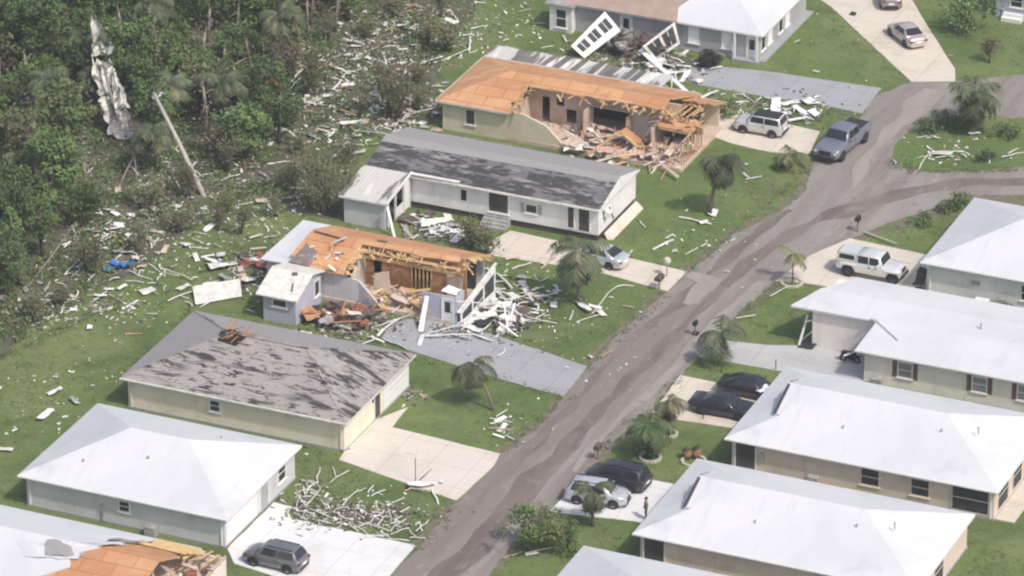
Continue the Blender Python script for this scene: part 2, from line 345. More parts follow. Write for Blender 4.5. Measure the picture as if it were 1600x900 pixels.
#PART2
# ------------------------------------------------------------------ setting: ground, forest floor, road, driveways
g = MB(); n = 40
for i in range(n):
    for j in range(n):
        x0, x1 = -1600+i*80, -1600+(i+1)*80; y0, y1 = -1200+j*80, -1200+(j+1)*80
        g.face([(x0,y0,0),(x1,y0,0),(x1,y1,0),(x0,y1,0)])
struct('ground', g, M['grass'])
def px(*pts): return [tuple(P(a,b)[:2]) for a, b in pts]
FOREST = px((-260,640),(0,560),(60,505),(130,455),(215,425),(255,395),(320,335),(400,300),(450,330),(525,345),(545,300),(565,215),(640,190),(680,160),(690,60),(745,20),(770,-60),(300,-330),(-500,-330),(-700,400))
g = MB(); g.prism(dense(FOREST, 1.0, .45, 3), -.05, .006); struct('forest_floor', g, M['forest_floor'])
ROAD = px((520,1010),(610,902),(650,860),(715,785),(785,708),(850,660),(880,620),(918,575),(960,530),(1043,455),(1075,425),(1150,365),(1225,328),(1258,300),(1268,262),(1290,225),(1345,185),(1368,150),(1424,128),(1493,127),(1640,112),(1900,95),(1900,170),(1640,186),(1530,182),(1470,188),(1420,205),(1398,228),(1392,246),(1418,264),(1470,270),(1540,266),(1640,256),(1900,225),(1900,300),(1640,305),(1520,305),(1440,332),(1380,352),(1328,374),(1265,402),(1210,440),(1150,492),(1095,552),(1063,587),(1018,640),(990,660),(945,702),(900,757),(858,798),(800,850),(770,888),(690,1010))
g = MB(); g.prism(dense(ROAD, .5, .13, 5), -.05, .014); struct('road', g, M['road'])
def ribbon(pts, ws, seed, z, name, m):
    q = [P(a,b) for a,b in pts]; rnd = random.Random(seed); L, Rr = [], []
    fine = []
    for i in range(len(q)-1):
        n = max(2,int((q[i+1]-q[i]).length/.8))
        for k in range(n): fine.append((q[i].lerp(q[i+1],k/n), ws[i]+(ws[i+1]-ws[i])*k/n))
    for i,(p,w) in enumerate(fine):
        d = (fine[min(i+1,len(fine)-1)][0]-fine[max(i-1,0)][0]).normalized(); nn = Vector((-d.y,d.x,0)); f = .55+.9*noise.noise(Vector((i*.21,seed,0)))
        g = .55+.9*noise.noise(Vector((i*.17,seed+9,4))); L.append(p+nn*w*max(.12,f)+nn*rnd.uniform(-.05,.05)); Rr.append(p-nn*w*max(.12,g)+nn*rnd.uniform(-.05,.05))
    b = MB()
    for i in range(len(L)-1): b.face([(*L[i][:2],z),(*Rr[i][:2],z),(*Rr[i+1][:2],z),(*L[i+1][:2],z)])
    struct(name, b, m)
M['mud'] = layered('road_mud', (.208,.175,.158), [((.155,.126,.112), .4, (1,.25,1), .45, .62), ((.31,.27,.245), 1.2, (1,.5,1), .57, .70, .7), ((.13,.108,.095), 2.2, (1,1,1), .6, .72, .6)], rough=.8, bump=.3, bscale=5)
M['dust'] = layered('road_dust', (.322,.287,.265), [((.29,.257,.238), .6, (1,.4,1), .45, .60), ((.36,.325,.30), 2, (1,1,1), .55, .7, .5), ((.24,.21,.19), 4, (1,1,1), .55, .68, .5)], rough=.95, bump=.2, bscale=6)
ribbon([(1640,283),(1500,287),(1400,305),(1290,338),(1200,385),(1125,452),(1050,528),(985,590),(905,675),(820,768),(740,858),(680,925)],[1.0,1.5,1.2,1.6,1.3,.8,.7,.8,1.3,1.7,1.9,1.7],3,.019,'mud_track',M['mud'])
ribbon([(1235,328),(1150,388),(1085,452),(1060,475),(1000,520),(935,582),(890,640),(800,725),(735,800),(660,880)],[.5,1.2,.5,1.0,.9,.4,.8,.9,.4,.5],8,.023,'mud_track',M['mud'])
ribbon([(1075,428),(1110,440),(1080,470),(1060,480)],[.8,1.4,.9,.3],15,.027,'road_dust',M['dust'])
ribbon([(1190,440),(1120,505),(1040,590),(960,660),(890,745)],[.5,.9,.7,.6,.4],18,.021,'road_dust',M['dust'])
ribbon([(1460,140),(1440,165),(1400,195),(1360,235),(1330,300)],[1.6,2.0,1.2,.9,.3],27,.019,'road_dust',M['dust'])
# muddy verge between road and lawns
for k, (pl) in enumerate(([(1290,232),(1268,262),(1258,300),(1225,328),(1150,365),(1078,424),(1066,420),(1140,360),(1215,322),(1246,298),(1256,262),(1276,232)],
          [(1040,458),(962,531),(920,575),(905,573),(950,528),(1025,455)], [(876,622),(848,661),(786,708),(775,705),(842,655),(868,620)], [(714,786),(652,858),(640,850),(704,780)],
          [(1210,442),(1152,492),(1097,552),(1108,556),(1166,496),(1220,446)], [(1062,590),(1018,640),(990,662),(945,703),(902,757),(915,752),(958,705),(1002,664),(1028,644)],
          [(1330,372),(1440,334),(1520,308),(1600,300),(1600,318),(1530,330),(1450,345),(1345,376)], [(798,850),(770,890),(720,980),(735,980),(785,892),(812,850)])):
    g = MB(); g.prism(dense(px(*pl), .5, .16, 20+k), -.05, .010); struct('verge', g, M['mud_verge'])
DRV = [([(355,858),(428,786),(457,793),(444,808),(650,853),(607,902),(560,955),(470,915),(366,881)], 'conc_white', .05),
 ([(530,719),(560,675),(590,655),(637,637),(613,668),(782,710),(772,728),(713,783)], 'conc_pink', .05),
 ([(596,528),(618,498),(700,502),(800,533),(918,573),(880,620),(797,597),(637,547)], 'conc_grey', .04),
 ([(752,386),(797,361),(880,379),(1073,425),(1043,456),(943,428),(860,413),(770,400)], 'conc_cream', .05),
 ([(1096,178),(1160,179),(1281,206),(1265,241),(1201,238),(1140,224),(1098,207)], 'conc_cream', .05),
 ([(1060,108),(1110,103),(1200,112),(1377,138),(1368,150),(1347,178),(1280,163),(1200,152),(1085,132)], 'conc_grey', .035),
 ([(1215,-45),(1297,10),(1424,128),(1493,127),(1492,108),(1458,55),(1425,0),(1390,-60)], 'conc_cream', .04),
 ([(1328,373),(1440,397),(1475,405),(1465,425),(1447,456),(1430,472),(1253,442),(1211,440),(1265,400)], 'conc_cream', .055),
 ([(1091,558),(1120,531),(1200,540),(1275,541),(1350,560),(1350,602),(1200,577)], 'conc_pale', .05),
 ([(1020,645),(1063,587),(1240,622),(1220,690),(1143,669),(1056,656)], 'conc_cream', .05),
 ([(858,800),(900,757),(925,735),(1053,757),(1110,770),(1060,832),(993,815)], 'conc_white', .05)]
for k, (pl, mm, h) in enumerate(DRV):
    g = MB(); g.prism(dense(px(*pl), 1.4, .03, 40+k), -.1, h); struct('driveway', g, M[mm])
def Zat(x, y):
    return 0.05
# ------------------------------------------------------------------ building helpers
def roof_hip(u0, v0, u1, v1, e, rise, iL, iR, t=.16, dutchL=None):
    """one closed roof; slots front, back, left, right, trim. iL/iR = hip run at that end (0 = gable)"""
    b = MB(); vm = (v0+v1)/2; h = (v1-v0)/2; rz = e+rise
    A,B,C,D = (u0,v0,e),(u1,v0,e),(u1,v1,e),(u0,v1,e)
    rl, rr = (u0+iL,vm,rz), (u1-iR,vm,rz)
    if dutchL:
        g = dutchL; p = rise/h; zg = e+g*p; oh = .45
        b.face([A,B,rr,(u0+g-oh,vm,rz),(u0+g-oh,v0+g,zg),(u0+g,v0+g,zg)], 0)
        b.face([C,D,(u0+g,v1-g,zg),(u0+g-oh,v1-g,zg),(u0+g-oh,vm,rz),rr], 1)
        b.face([D,A,(u0+g,v0+g,zg),(u0+g,v1-g,zg)], 2)
        b.face([(u0+g+.02,v0+g,zg),(u0+g+.02,vm,rz-.02),(u0+g+.02,v1-g,zg)], 4)
        for s0, s1, w in (((u0+g-oh,v0+g,zg),(u0+g-oh,vm,rz),0), ((u0+g-oh,vm,rz),(u0+g-oh,v1-g,zg),0)):
            a = Vector(s0); c = Vector(s1); b.bar(a+Vector((.03,0,-.10)), c+Vector((.03,0,-.10)), .05, .2, 0, 4)
            b.face([a-Vector((0,0,.12)), c-Vector((0,0,.12)), c+Vector((oh,0,-.12)), a+Vector((oh,0,-.12))], 4)
    else:
        b.face([A,B,rr,rl], 0); b.face([C,D,rl,rr], 1); b.face([D,A,rl], 2)
    b.face([B,C,rr], 3)
    lo = [(x,y,e-t) for x,y,_ in (A,B,C,D)]
    for i in range(4):
        j = (i+1)%4; b.face([(A,B,C,D)[j],(A,B,C,D)[i],lo[i],lo[j]], 4)
    b.face(list(reversed(lo)), 4)
    return b
def win(par, face, pl, c, z0, w, h, frame='white', pane='glass', shut=None, bars=1, sill=True, d=.05):
    """window on a wall: face 'f' looks down -Y at Y=pl, 'r' looks along +X at X=pl; c = centre along the wall"""
    def bx(b, a0, a1, z0, z1, o0, o1, mi=0):
        if face == 'f': b.box(a0, a1, pl-o1, pl-o0, z0, z1, mi)
        else: b.box(pl+o0, pl+o1, a0, a1, z0, z1, mi)
    f = MB(); t = .09
    bx(f, c-w/2-t, c-w/2, z0-t, z0+h+t, -.02, d); bx(f, c+w/2, c+w/2+t, z0-t, z0+h+t, -.02, d)
    bx(f, c-w/2, c+w/2, z0+h, z0+h+t, -.02, d); bx(f, c-w/2, c+w/2, z0-t, z0, -.02, d)
    if bars: bx(f, c-w/2, c+w/2, z0+h/2-.03, z0+h/2+.03, -.02, d-.012)
    o = f.build('window', M[frame], par)
    p = MB(); bx(p, c-w/2, c+w/2, z0, z0+h, -.015, .012); p.build('pane', M[pane], o)
    if sill:
        q = MB(); bx(q, c-w/2-.18, c+w/2+.18, z0-t-.07, z0-t, -.02, d+.07); q.build('sill', M[frame], o)
    if shut:
        for s in (-1,1):
            q = MB(); k = c+s*(w/2+t+.2); bx(q, k-.18, k+.18, z0-t, z0+h+t, -.02, .04); q.build('shutter', M[shut], o)
    return o
def door(par, face, pl, c, z0, w=.95, h=2.05, m='door_white', glass=True, frame='white', d=.06):
    def bx(b, a0, a1, z0, z1, o0, o1, mi=0):
        if face == 'f': b.box(a0, a1, pl-o1, pl-o0, z0, z1, mi)
        else: b.box(pl+o0, pl+o1, a0, a1, z0, z1, mi)
    f = MB(); bx(f, c-w/2, c+w/2, z0, z0+h, -.02, .03); o = f.build('door', M[m], par)
    q = MB(); bx(q, c-w/2-.1, c-w/2, z0, z0+h+.1, -.02, d); bx(q, c+w/2, c+w/2+.1, z0, z0+h+.1, -.02, d); bx(q, c-w/2, c+w/2, z0+h, z0+h+.1, -.02, d)
    q.build('frame', M[frame], o)
    if glass:
        q = MB(); bx(q, c-w*.28, c+w*.28, z0+h*.45, z0+h*.9, .025, .04); q.build('pane', M['glass'], o)
    q = MB(); bx(q, c+w*.36, c+w*.42, z0+.95, z0+1.05, .03, .09); q.build('handle', M['rim'], o)
    return o
def garage(par, pl, c, w, z0=.05, h=2.15, m='door_white'):
    b = MB(); k = 4
    for i in range(k):
        za, zb = z0+h*i/k, z0+h*(i+1)/k
        b.box(pl-.02, pl+.03, c-w/2, c+w/2, za+.015, zb-.015)
        for j in range(4):
            y0 = c-w/2+w*j/4+.12; b.box(pl+.028, pl+.045, y0, y0+w/4-.24, za+.1, zb-.1)
    b.box(pl-.02, pl+.012, c-w/2, c+w/2, z0, z0+h)
    o = b.build('garage_door', M[m], par)
    q = MB(); q.box(pl-.02,pl+.06,c-w/2-.12,c-w/2,z0,z0+h+.12); q.box(pl-.02,pl+.06,c+w/2,c+w/2+.12,z0,z0+h+.12); q.box(pl-.02,pl+.06,c-w/2,c+w/2,z0+h,z0+h+.12)
    q.build('frame', M['white'], o); return o
def vent(par, x, y, z, h=.35, r=.06, m='grey_metal'):
    b = MB(); b.tube([(x,y,z-.3),(x,y,z+h)], r, 8); b.tube([(x,y,z+h-.06),(x,y,z+h+.02)], r*1.6, 8); return b.build('vent_pipe', M[m], par)
def fit_house(name, label, u0, v0, u1, v1, e, rise, iL, iR, wm, roofm, oh=.42, trim='white', dutchL=None, group=None, z0=0.0):
    t = thing(name, label, 'house', (u0+oh, v0+oh, 0), group)
    b = MB(); b.box(u0+oh, u1-oh, v0+oh, v1-oh, z0, e-.1); wl = b.build('wall', M[wm], t)
    if z0 >= 0:
        q = MB(); q.box(u0+oh-.06, u1-oh+.06, v0+oh-.06, v1-oh+.06, -.2, .14); q.build('foundation', M['conc_grey'], t)
    rm = roofm if isinstance(roofm, (list,tuple)) else [roofm]*4
    rf = roof_hip(u0, v0, u1, v1, e, rise, iL, iR, dutchL=dutchL).build('roof', [M[x] for x in rm]+[M[trim]], t)
    # gutter and ridge cap
    q = MB(); q.box(u0-.02, u1+.02, v0-.11, v0-.004, e-.13, e-.02); q.build('gutter', M[trim], t)
    for x in (u0+oh+.25, u1-oh-.25):
        d = MB(); d.box(x-.04, x+.04, v0+oh-.09, v0+oh-.002, .1, e-.2); d.build('downpipe', M[trim], t)
    vm = (v0+v1)/2; rz = e+rise
    q = MB(); q.bar((u0+(iL or 0)-(.0), vm, rz+.015), (u1-iR, vm, rz+.015), .32, .05)
    if iL and not dutchL:
        q.bar((u0+.1,v0+.1,e+.03),(u0+iL,vm,rz+.02),.22,.05); q.bar((u0+.1,v1-.1,e+.03),(u0+iL,vm,rz+.02),.22,.05)
    if iR: q.bar((u1-.1,v0+.1,e+.03),(u1-iR,vm,rz+.02),.22,.05); q.bar((u1-.1,v1-.1,e+.03),(u1-iR,vm,rz+.02),.22,.05)
    if rm[0] != 'roof_white': q.build('ridge_cap', M[rm[0]], rf)
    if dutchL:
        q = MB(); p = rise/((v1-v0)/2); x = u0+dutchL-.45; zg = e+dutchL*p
        q.bar((x,v0+dutchL,zg+.05),(x,vm-.25,rz+.0),.20,.10); q.build('rake_strip', M['rim_d'], rf)  # plain dark bar along the front gable edge, shorter grey one behind
        q = MB(); q.bar((x,vm+.2,rz+.03),(x,vm+1.6,rz-.5),.14,.10); q.build('rake_strip', M['grey_metal'], rf)
    return t, wl, rf

# ------------------------------------------------------------------ intact houses
OH = .42
# white hip-roofed house, lower left
t, wl, rf = fit_house('house', 'long pale grey house under a clean white hip roof, left of the grey crossover', -18.1,-46.9,-1.45,-34.7, 2.6, 2.15, 6.0, 6.0, 'w_grey', 'roof_white')
win(t,'f',-46.9+OH, P(197,793,1.4).x, 1.25, .75, .75, 'white')
pl = -1.45-OH
garage(t, pl, -43.9, 4.6); door(t,'r',pl,-40.2,.12,1.25,2.15,'w_bgrey',False); win(t,'r',pl,-37.3,.95,1.1,1.2)
for x, y, z in ((-9.5,-43.2,3.9),(-14,-44.6,3.4),(-6.2,-38.2,3.8)): vent(rf, x, y, z, .22, .05)
b = MB(); b.obox((P(228,835,.5).x,-46.9+OH-.45,.4),(.8,.7,.8)); b.build('air_conditioner', M['grey_metal'], t)
b = MB(); b.box(-11.6,-11.5,-46.6,-46.5,.1,1.3); b.box(-11.7,-11.4,-46.62,-46.48,1.1,1.5); b.build('meter_box', M['grey_metal'], t)

# cream house with torn shingles
t, wl, rf = fit_house('house', 'cream house with grey shingle hip roof, its shingles torn off in dark streaks', -18.5,-30.35,0.05,-18.1, 2.6, 2.15, 6.1, 6.1, 'w_cream', ['shingle_torn','shingle','shingle','shingle_torn'], trim='white_dirty')
win(t,'f',-30.35+OH,P(340,632,1.5).x,1.2,.75,.8); pl = .05-OH
garage(t, pl, -27.2, 3.9, m='w_cream'); door(t,'r',pl,-24.2,.12,.9,2.05,'interior',False,'white_dirty'); garage(t, pl, -20.9, 4.2, m='door_white')
b = MB(); b.box(pl-.01,pl+.1,-25.05,-24.95,1.7,1.95); b.build('wall_lamp', M['plastic'], t)
rnd = random.Random(5)
b = MB(); hp = P(365,530,4.4)
for k in range(16):
    a = rnd.uniform(-.6,2.2); q = hp+Vector((rnd.uniform(-1.1,1.1), rnd.uniform(-.8,.7), 0)); q.z = 2.6+(q.y+30.35)*2.15/6.12+.12 if q.y < -24.2 else 4.75
    b.bar(q, q+Vector((math.cos(a)*rnd.uniform(.5,1.3), math.sin(a)*rnd.uniform(.3,.9), rnd.uniform(.0,.5))), .14, .05, rnd.uniform(0,1))
b.build('broken_rafter', M['plywood'], rf)
b = MB(); zf = lambda y: 2.6+(y+30.35)*2.15/6.125
pts = [(hp.x-1.0,hp.y-.7),(hp.x+.6,hp.y-.9),(hp.x+1.0,hp.y+.1),(hp.x-.3,hp.y+.7),(hp.x-1.2,hp.y+.2)]
b.slab([(x,y,zf(y)+.02) for x,y in pts], .03); b.build('roof_hole', M['dark'], rf)
for x,y in ((-8,-27),(-4.5,-22)): vent(rf,x,y,zf(-48.7-y if y>-24.2 else y),.3,.06)

# tan houses, lower right
for (name, lab, u0,v0,u1,v1, wins, wm) in (
  ('house','tan house with white roof beside the two black cars on their driveway',26.15,-21.45,47.0,-9.0,((37.2,1.0,1.3),(41.0,.95,1.3)),'w_tan'),
  ('house','tan house with white roof right of the silver and black cars parked together',25.45,-37.35,46.55,-25.2,(),'w_tan')):
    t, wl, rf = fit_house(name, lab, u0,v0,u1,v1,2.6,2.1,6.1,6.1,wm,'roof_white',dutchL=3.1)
    for c, z0, w in wins: win(t,'f',v0+OH,c,z0-.1,w,1.25,'w_tan','screen')
    pl = u1-OH
    # screened lanai at the right front corner: dark openings framed by posts
    for fc, p2, c, w in (('f',v0+OH,u1-2.2,2.7),('r',pl,v0+2.4,2.2),('r',pl,v0+5.6,1.9)):
        win(t,fc,p2,c,.35,w,2.0,'w_tan','screen',sill=False)
    # front entry recess at the left corner
    win(t,'f',v0+OH,u0+1.45,.25,1.5,2.1,'white_dirty','interior',bars=0,sill=False)
    for x,y in ((u0+8,v0+3),(u0+15,v0+4.4),(u0+17.5,v0+5.2)): vent(rf,x,y,2.6+(y-v0)*2.1/6.1,.22,.05)
    b = MB(); b.prism([(u0+.2,v0-.1),(u0+2.6,v0-.1),(u0+2.6,v0+.5),(u0+.2,v0+.5)],0,.1); b.build('doorstep', M['conc_pale'], t)
    b = MB(); b.box(pl-.02,pl+1.5,v0+.6,v0+7,0,.09); b.build('patio', M['conc_cream'], t)
    if wins:
        b = MB(); b.obox((33.0,v0+.05,.45),(.8,.6,.9)); b.build('air_conditioner', M['grey_metal'], t)
        b = MB(); b.obox((28.9,v0+OH-.1,1.5),(.35,.2,.55)); b.build('meter_box', M['grey_metal'], t)
# bottom edge house, only the back of its white roof in view
t, wl, rf = fit_house('house', 'white roof at the bottom edge, nearest the columnar shrub', 23.0,-52.6,43.5,-40.4,2.6,2.1,6.1,6.1,'w_tan','roof_white')
# right white house
t, wl, rf = fit_house('house', 'pale house with white hip roof behind the white off-road pickup', 29.45,11.75,49.5,24.6,2.75,2.2,6.4,6.4,'w_white','roof_white')
win(t,'f',11.75+OH,38.05,.9,.9,1.2,'white','glass'); vent(rf,37.2,15.6,4.15,.2,.07)
b = MB(); b.obox((33.9,11.75+OH-.08,1.65),(.7,.16,.25)); b.build('wall_lamp', M['grey_metal'], t)
# pale house with white flat roof, right edge
e1, e2 = 3.3, 2.75
t = thing('house', 'pale beige house with brown shuttered windows and a long white roof', 'house', (25,-.2,0))
b = MB(); b.box(25.0,46,-.2,5.6,0,e1-.12); b.box(30.6,46.02,-4.1,-.2,0,e2-.1); b.build('wall', M['w_beige'], t)
b = MB()
L0 = P(1243,468,e1); L1 = P(1307,455,e1+.1)
b.slab([(L0.x,-.55,e1),(47,-.55,e1+.12),(47,2.6,e1+.42),(24.6,2.6,e1+.30)], .14)
b.slab([(24.6,2.6,e1+.30),(47,2.6,e1+.42),(47,6.2,e1-.05),(26.2,6.2,e1-.05),(L1.x,4.6,e1+.1)], .14)
b.slab([(30.0,-4.55,e2),(47,-4.55,e2),(47,-.3,e1+.20),(30.35,-.3,e1+.20)], .14)
rf = b.build('roof', M['roof_white'], t)
b = MB(); b.bar(P(1366,497,e1+.3),P(1403,531,e2+.45),.07,.09); b.bar(P(1362,499,e1+.3),P(1368,495,e1+.35),.3,.06); b.build('loose_flashing', M['roof_white'], rf)
b = MB(); b.box(29.98,47,-4.66,-4.552,e2-.14,e2-.02); b.build('gutter', M['white'], t)
for c in (P(1411,582,1.6).x, P(1526,606,1.6).x, P(1595,622,1.6).x): win(t,'f',-4.1,c,1.0,1.05,1.15,'white','blind','shutter')
vent(rf,38,1.0,3.7,.25)
b = MB(); b.obox((P(1372,597,.3).x,-4.5,.35),(.7,.6,.7)); b.build('air_conditioner', M['grey_metal'], t)
# top house, blue grey, white and brown roofs
e = 2.65
t = thing('house', 'blue-grey house with half white, half stripped brown roof, behind the dark round bush', 'house', (-11,49,0))
b = MB(); b.box(-15.3,1.75,49.0,60.5,0,e-.1); b.build('wall', M['w_bgrey'], t)
b = MB(); b.box(-15.9,2.3,48.9,61,-.2,.12); b.build('foundation', M['conc_grey'], t)
rr = roof_hip(-16.2,48.55,2.25,61.0,e,2.2,0.01,6.0)
rf = rr.build('roof', [M['roof_white']]*4+[M['white']], t)
b = MB(); zr = lambda y: e+(y-48.55)*2.2/6.22
b.slab([(-16.25,48.5,zr(48.5)+.03),(-5.6,48.5,zr(48.5)+.03),(-6.2,50.2,zr(50.2)+.03),(-5.3,52,zr(52)+.03),(-5.9,54.77,zr(54.77)+.03),(-16.25,54.77,zr(54.77)+.03)], .04)
b.build('stripped_decking', mat('stripped_roof', (.42,.31,.26), col2=(.32,.24,.20), scale=.8), rf)
win(t,'f',49.0,P(1137,62,1.5).x,.8,.85,1.35,'white','paper',bars=0); win(t,'f',49.0,P(1082,58,1.4).x,.8,.85,1.35,'white','paper',bars=0)
door(t,'f',49.0,P(980,40,1.2).x,.12,.95,2.05)
b = MB(); b.box(-.2,1.752,48.98,48.995,.12,2.4); b.build('porch_recess', M['w_bgrey'], t)
door(t,'f',48.98,P(1172,78,1.2).x,.12,.9,2.05)
for x in (-.35,1.7): q = MB(); q.box(x-.09,x+.09,48.55,48.73,0,e-.16); q.build('porch_post', M['white'], t)
q = MB(); q.box(-.5,1.9,48.3,48.97,0,.22); q.build('porch_step', M['conc_grey'], t)
for y in (50.0,51.6,54.2,55.8): win(t,'r',1.75,y,.8,.9,1.35,'white','paper' if y in (51.6,55.8) else 'glass',bars=0)
b = MB(); b.box(-17.4,-15.31,48.2,51,0,2.5); b.build('side_porch', M['w_white'], t)
b = MB(); b.box(-17.7,-15.0,47.9,51.2,2.5,2.66); b.build('side_porch_roof', M['grey_metal'], t)
win(t,'f',48.2,-16.3,.5,.9,1.6,'white','screen')
# top right corner house
q = P(1555,25,0)
t = thing('house', 'small pale blue-white house corner in the upper right of the view', 'house', (q.x,q.y,0))
b = MB(); b.box(q.x,q.x+12,q.y,q.y+10,0,2.6); b.build('wall', M['w_lav'], t)
roof_hip(q.x-.4,q.y-.4,q.x+12.4,q.y+10.4,2.75,1.8,5,5).build('roof', [M['roof_white']]*4+[M['white']], t)
win(t,'f',q.y,q.x+1.9,1.2,1.0,1.0)
b = MB(); b.box(q.x+.8,q.x+2.6,q.y-.9,q.y-.02,0,.35); b.box(q.x+.8,q.x+2.6,q.y-.5,q.y-.02,.35,.6); b.build('porch_step', M['white'], t)
#PART3
# ------------------------------------------------------------------ damaged houses
def roofband(b, u0, u1, va, vb, zf, t=.12, mi=0, under=1, nseg=14, jag0=0.0, jag1=0.0, seed=1):
    """strip of roof decking between two lines along X; jag0/jag1 tear the va/vb edge"""
    rnd = random.Random(seed); us = [u0+(u1-u0)*i/nseg for i in range(nseg+1)]
    pa = [va+rnd.uniform(-jag0, jag0) for _ in us]; pb = [vb+rnd.uniform(-jag1, jag1) for _ in us]
    for i in range(nseg):
        b.slab([(us[i],pa[i],zf(pa[i])),(us[i+1],pa[i+1],zf(pa[i+1])),(us[i+1],pb[i+1],zf(pb[i+1])),(us[i],pb[i],zf(pb[i]))], t, mi, under)
def framed_panel(name, label, A, B, C, D, n=3, w=.22, pane='screen', frame='white', cat='wall panel', group=None, parent=None, t=.1):
    """window wall: A-B along the foot, D-C along the head"""
    A,B,C,D = map(Vector,(A,B,C,D))
    if parent is None: th = thing(name, label, cat, tuple(A), group)
    else: th = parent
    f = MB(); nrm = (B-A).cross(D-A).normalized()
    def q(a,b,c,d,off,tt,mb):
        mb.hexa([p+nrm*(off-tt/2) for p in (a,b,c,d)]+[p+nrm*(off+tt/2) for p in (a,b,c,d)])
    L = lambda s, r: (A.lerp(B,s)).lerp(D.lerp(C,s), r)
    hu = w/max((B-A).length,.1); hv = w/max((D-A).length,.1)
    q(L(0,0),L(1,0),L(1,hv*1.6),L(0,hv*1.6),0,t,f); q(L(0,1-hv),L(1,1-hv),L(1,1),L(0,1),0,t,f)
    for k in range(n+1):
        s0 = (1-hu)*k/n; q(L(s0,hv*1.6),L(s0+hu,hv*1.6),L(s0+hu,1-hv),L(s0,1-hv),0,t,f)
    fo = f.build('frame' if parent is None else 'porch_frame', M[frame], th)
    for k in range(n):
        s0 = (1-hu)*k/n+hu; s1 = (1-hu)*(k+1)/n; p = MB()
        q(L(s0,hv*1.6),L(s1,hv*1.6),L(s1,1-hv),L(s0,1-hv),0,.03,p)
        po = p.build('pane', M[pane], fo if parent is not None else th)
        if n > 1:
            mu = MB(); sm = (s0+s1)/2; e = .03/max((B-A).length,.1)
            q(L(sm-e,hv*1.6),L(sm+e,hv*1.6),L(sm+e,1-hv),L(sm-e,1-hv),0,.06,mu)
            if parent is None: mu.build('mullion', M[frame], po)
    return th

# --- white house with dark worn shingles (raised, skirted)
e, rise = 3.0, 1.12; v0, v1 = 10.05, 18.5; vm = (v0+v1)/2
t = thing('house', 'white house with patchy dark shingle gable roof and a wrecked lean-to porch', 'house', (-17,10.4,0))
b = MB(); b.box(-17.1,2.95,10.4,18.2,.55,e-.08); b.hexa([(2.93,10.4,e-.08),(2.95,10.4,e-.08),(2.95,18.2,e-.08),(2.93,18.2,e-.08),(2.93,vm-.1,e+1),(2.95,vm-.1,e+1),(2.95,vm+.1,e+1),(2.93,vm+.1,e+1)])
wl = b.build('wall', M['w_white'], t)
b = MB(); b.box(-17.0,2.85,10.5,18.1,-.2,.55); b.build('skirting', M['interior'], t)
b = MB(); b.hexa([(3.5,11.0,.02),(3.9,11.2,.02),(3.9,17.6,.02),(3.5,17.6,.02),(3.2,11.0,.55),(3.3,11.2,.55),(3.3,17.6,.55),(3.2,17.6,.55)]); b.build('fallen_skirting', M['conc_cream'], t)
rf = roof_hip(-17.35,v0,3.2,v1,e,rise,0.01,0.01,t=.14).build('roof', [M['shingle_dark'],M['shingle']]+[M['w_white']]*2+[M['white_dirty']], t)
b = MB(); zs = lambda y: e+(y-v0)*rise/(vm-v0)
b.slab([(-17.36,vm-.9,zs(vm-.9)+.012),(3.21,vm-.75,zs(vm-.75)+.012),(3.21,vm,zs(vm)+.02),(-17.36,vm,zs(vm)+.02)], .02)
b.build('ridge_cap', M['shingle'], rf)
b = MB(); b.box(-13.2,3.22,v0-.14,v0-.003,e-.16,e-.02); b.build('gutter', M['white_dirty'], t)
win(t,'f',10.4,P(720,310,1.9).x,1.45,.5,.95,'white','dark',bars=0,sill=False)
win(t,'f',10.4,P(774,320,1.9).x,1.0,1.65,1.6,'white','interior',bars=0)
win(t,'f',10.4,P(830,325,1.9).x,1.5,.9,.65,'white','screen',shut='grey_metal',bars=0)
pl = P(911,345,1.6).x
door(t,'f',10.4,pl+.1,.75,.9,2.0,'interior',False); win(t,'f',10.4,pl-1.05,.8,.5,1.9,'white','interior',bars=0,sill=False)
b = MB(); b.bar((2.97,12.6,2.1),(2.97,13.5,.7),.12,.05); b.bar((2.97,11.2,2.4),(2.97,11.5,1.5),.1,.04); b.build('torn_trim', M['plastic'], t)
b = MB(); b.obox((3.25,11.6,2.05),(.5,.5,.5),(.2,.3,.4)); b.build('wall_box', M['white'], t)
b = MB()
for k in range(4): b.box(P(775,352).x-1.1, P(775,352).x+1.1, 10.38-.32*(k+1), 10.38-.32*k, 0, .75-.19*k)
b.build('step', M['grey_metal'], t)
# lean-to porch at its front left
b = MB(); b.box(-17.1,-13.5,5.65,5.8,.0,2.3); b.box(-17.1,-16.95,5.8,10.38,0,2.4); b.build('porch_wall', M['w_grey'], t)
b = MB()
zl = lambda y: 2.42+(y-5.4)*.15
for k in range(12):
    x0 = -17.4+k*.345; b.slab([(x0,5.35,zl(5.35)),(x0+.335,5.35,zl(5.35)),(x0+.335,10.1,zl(10.1)),(x0,10.1,zl(10.1))], .05)
    b.bar((x0,5.35,zl(5.35)+.02),(x0,10.1,zl(10.1)+.02),.05,.05)
b.build('porch_roof', M['metal_roof_worn'], t)
b = MB(); b.bar((-13.2,5.3,2.45),(-13.2,10.2,3.18),.12,.2); b.bar((-17.4,5.32,2.38),(-13.2,5.32,2.38),.06,.16); b.bar((-13.3,10.0,3.2),(-9.0,10.2,3.1),.35,.08)
for y in (6.0,7.4,9.0,10.1): b.bar((-13.4,y,.1),(-13.4,y,zl(y)-.1),.16,.14)
b.bar((-13.1,5.2,2.3),(-12.2,4.6,.05),.22,.1); b.bar((-13.4,7.4,1.0),(-13.4,9,1.0),.14,.1); b.build('porch_post', M['alu'], t)
b = MB(); b.box(-16.9,-13.7,5.85,10.3,-.1,.16); b.build('porch_floor', M['interior'], t)
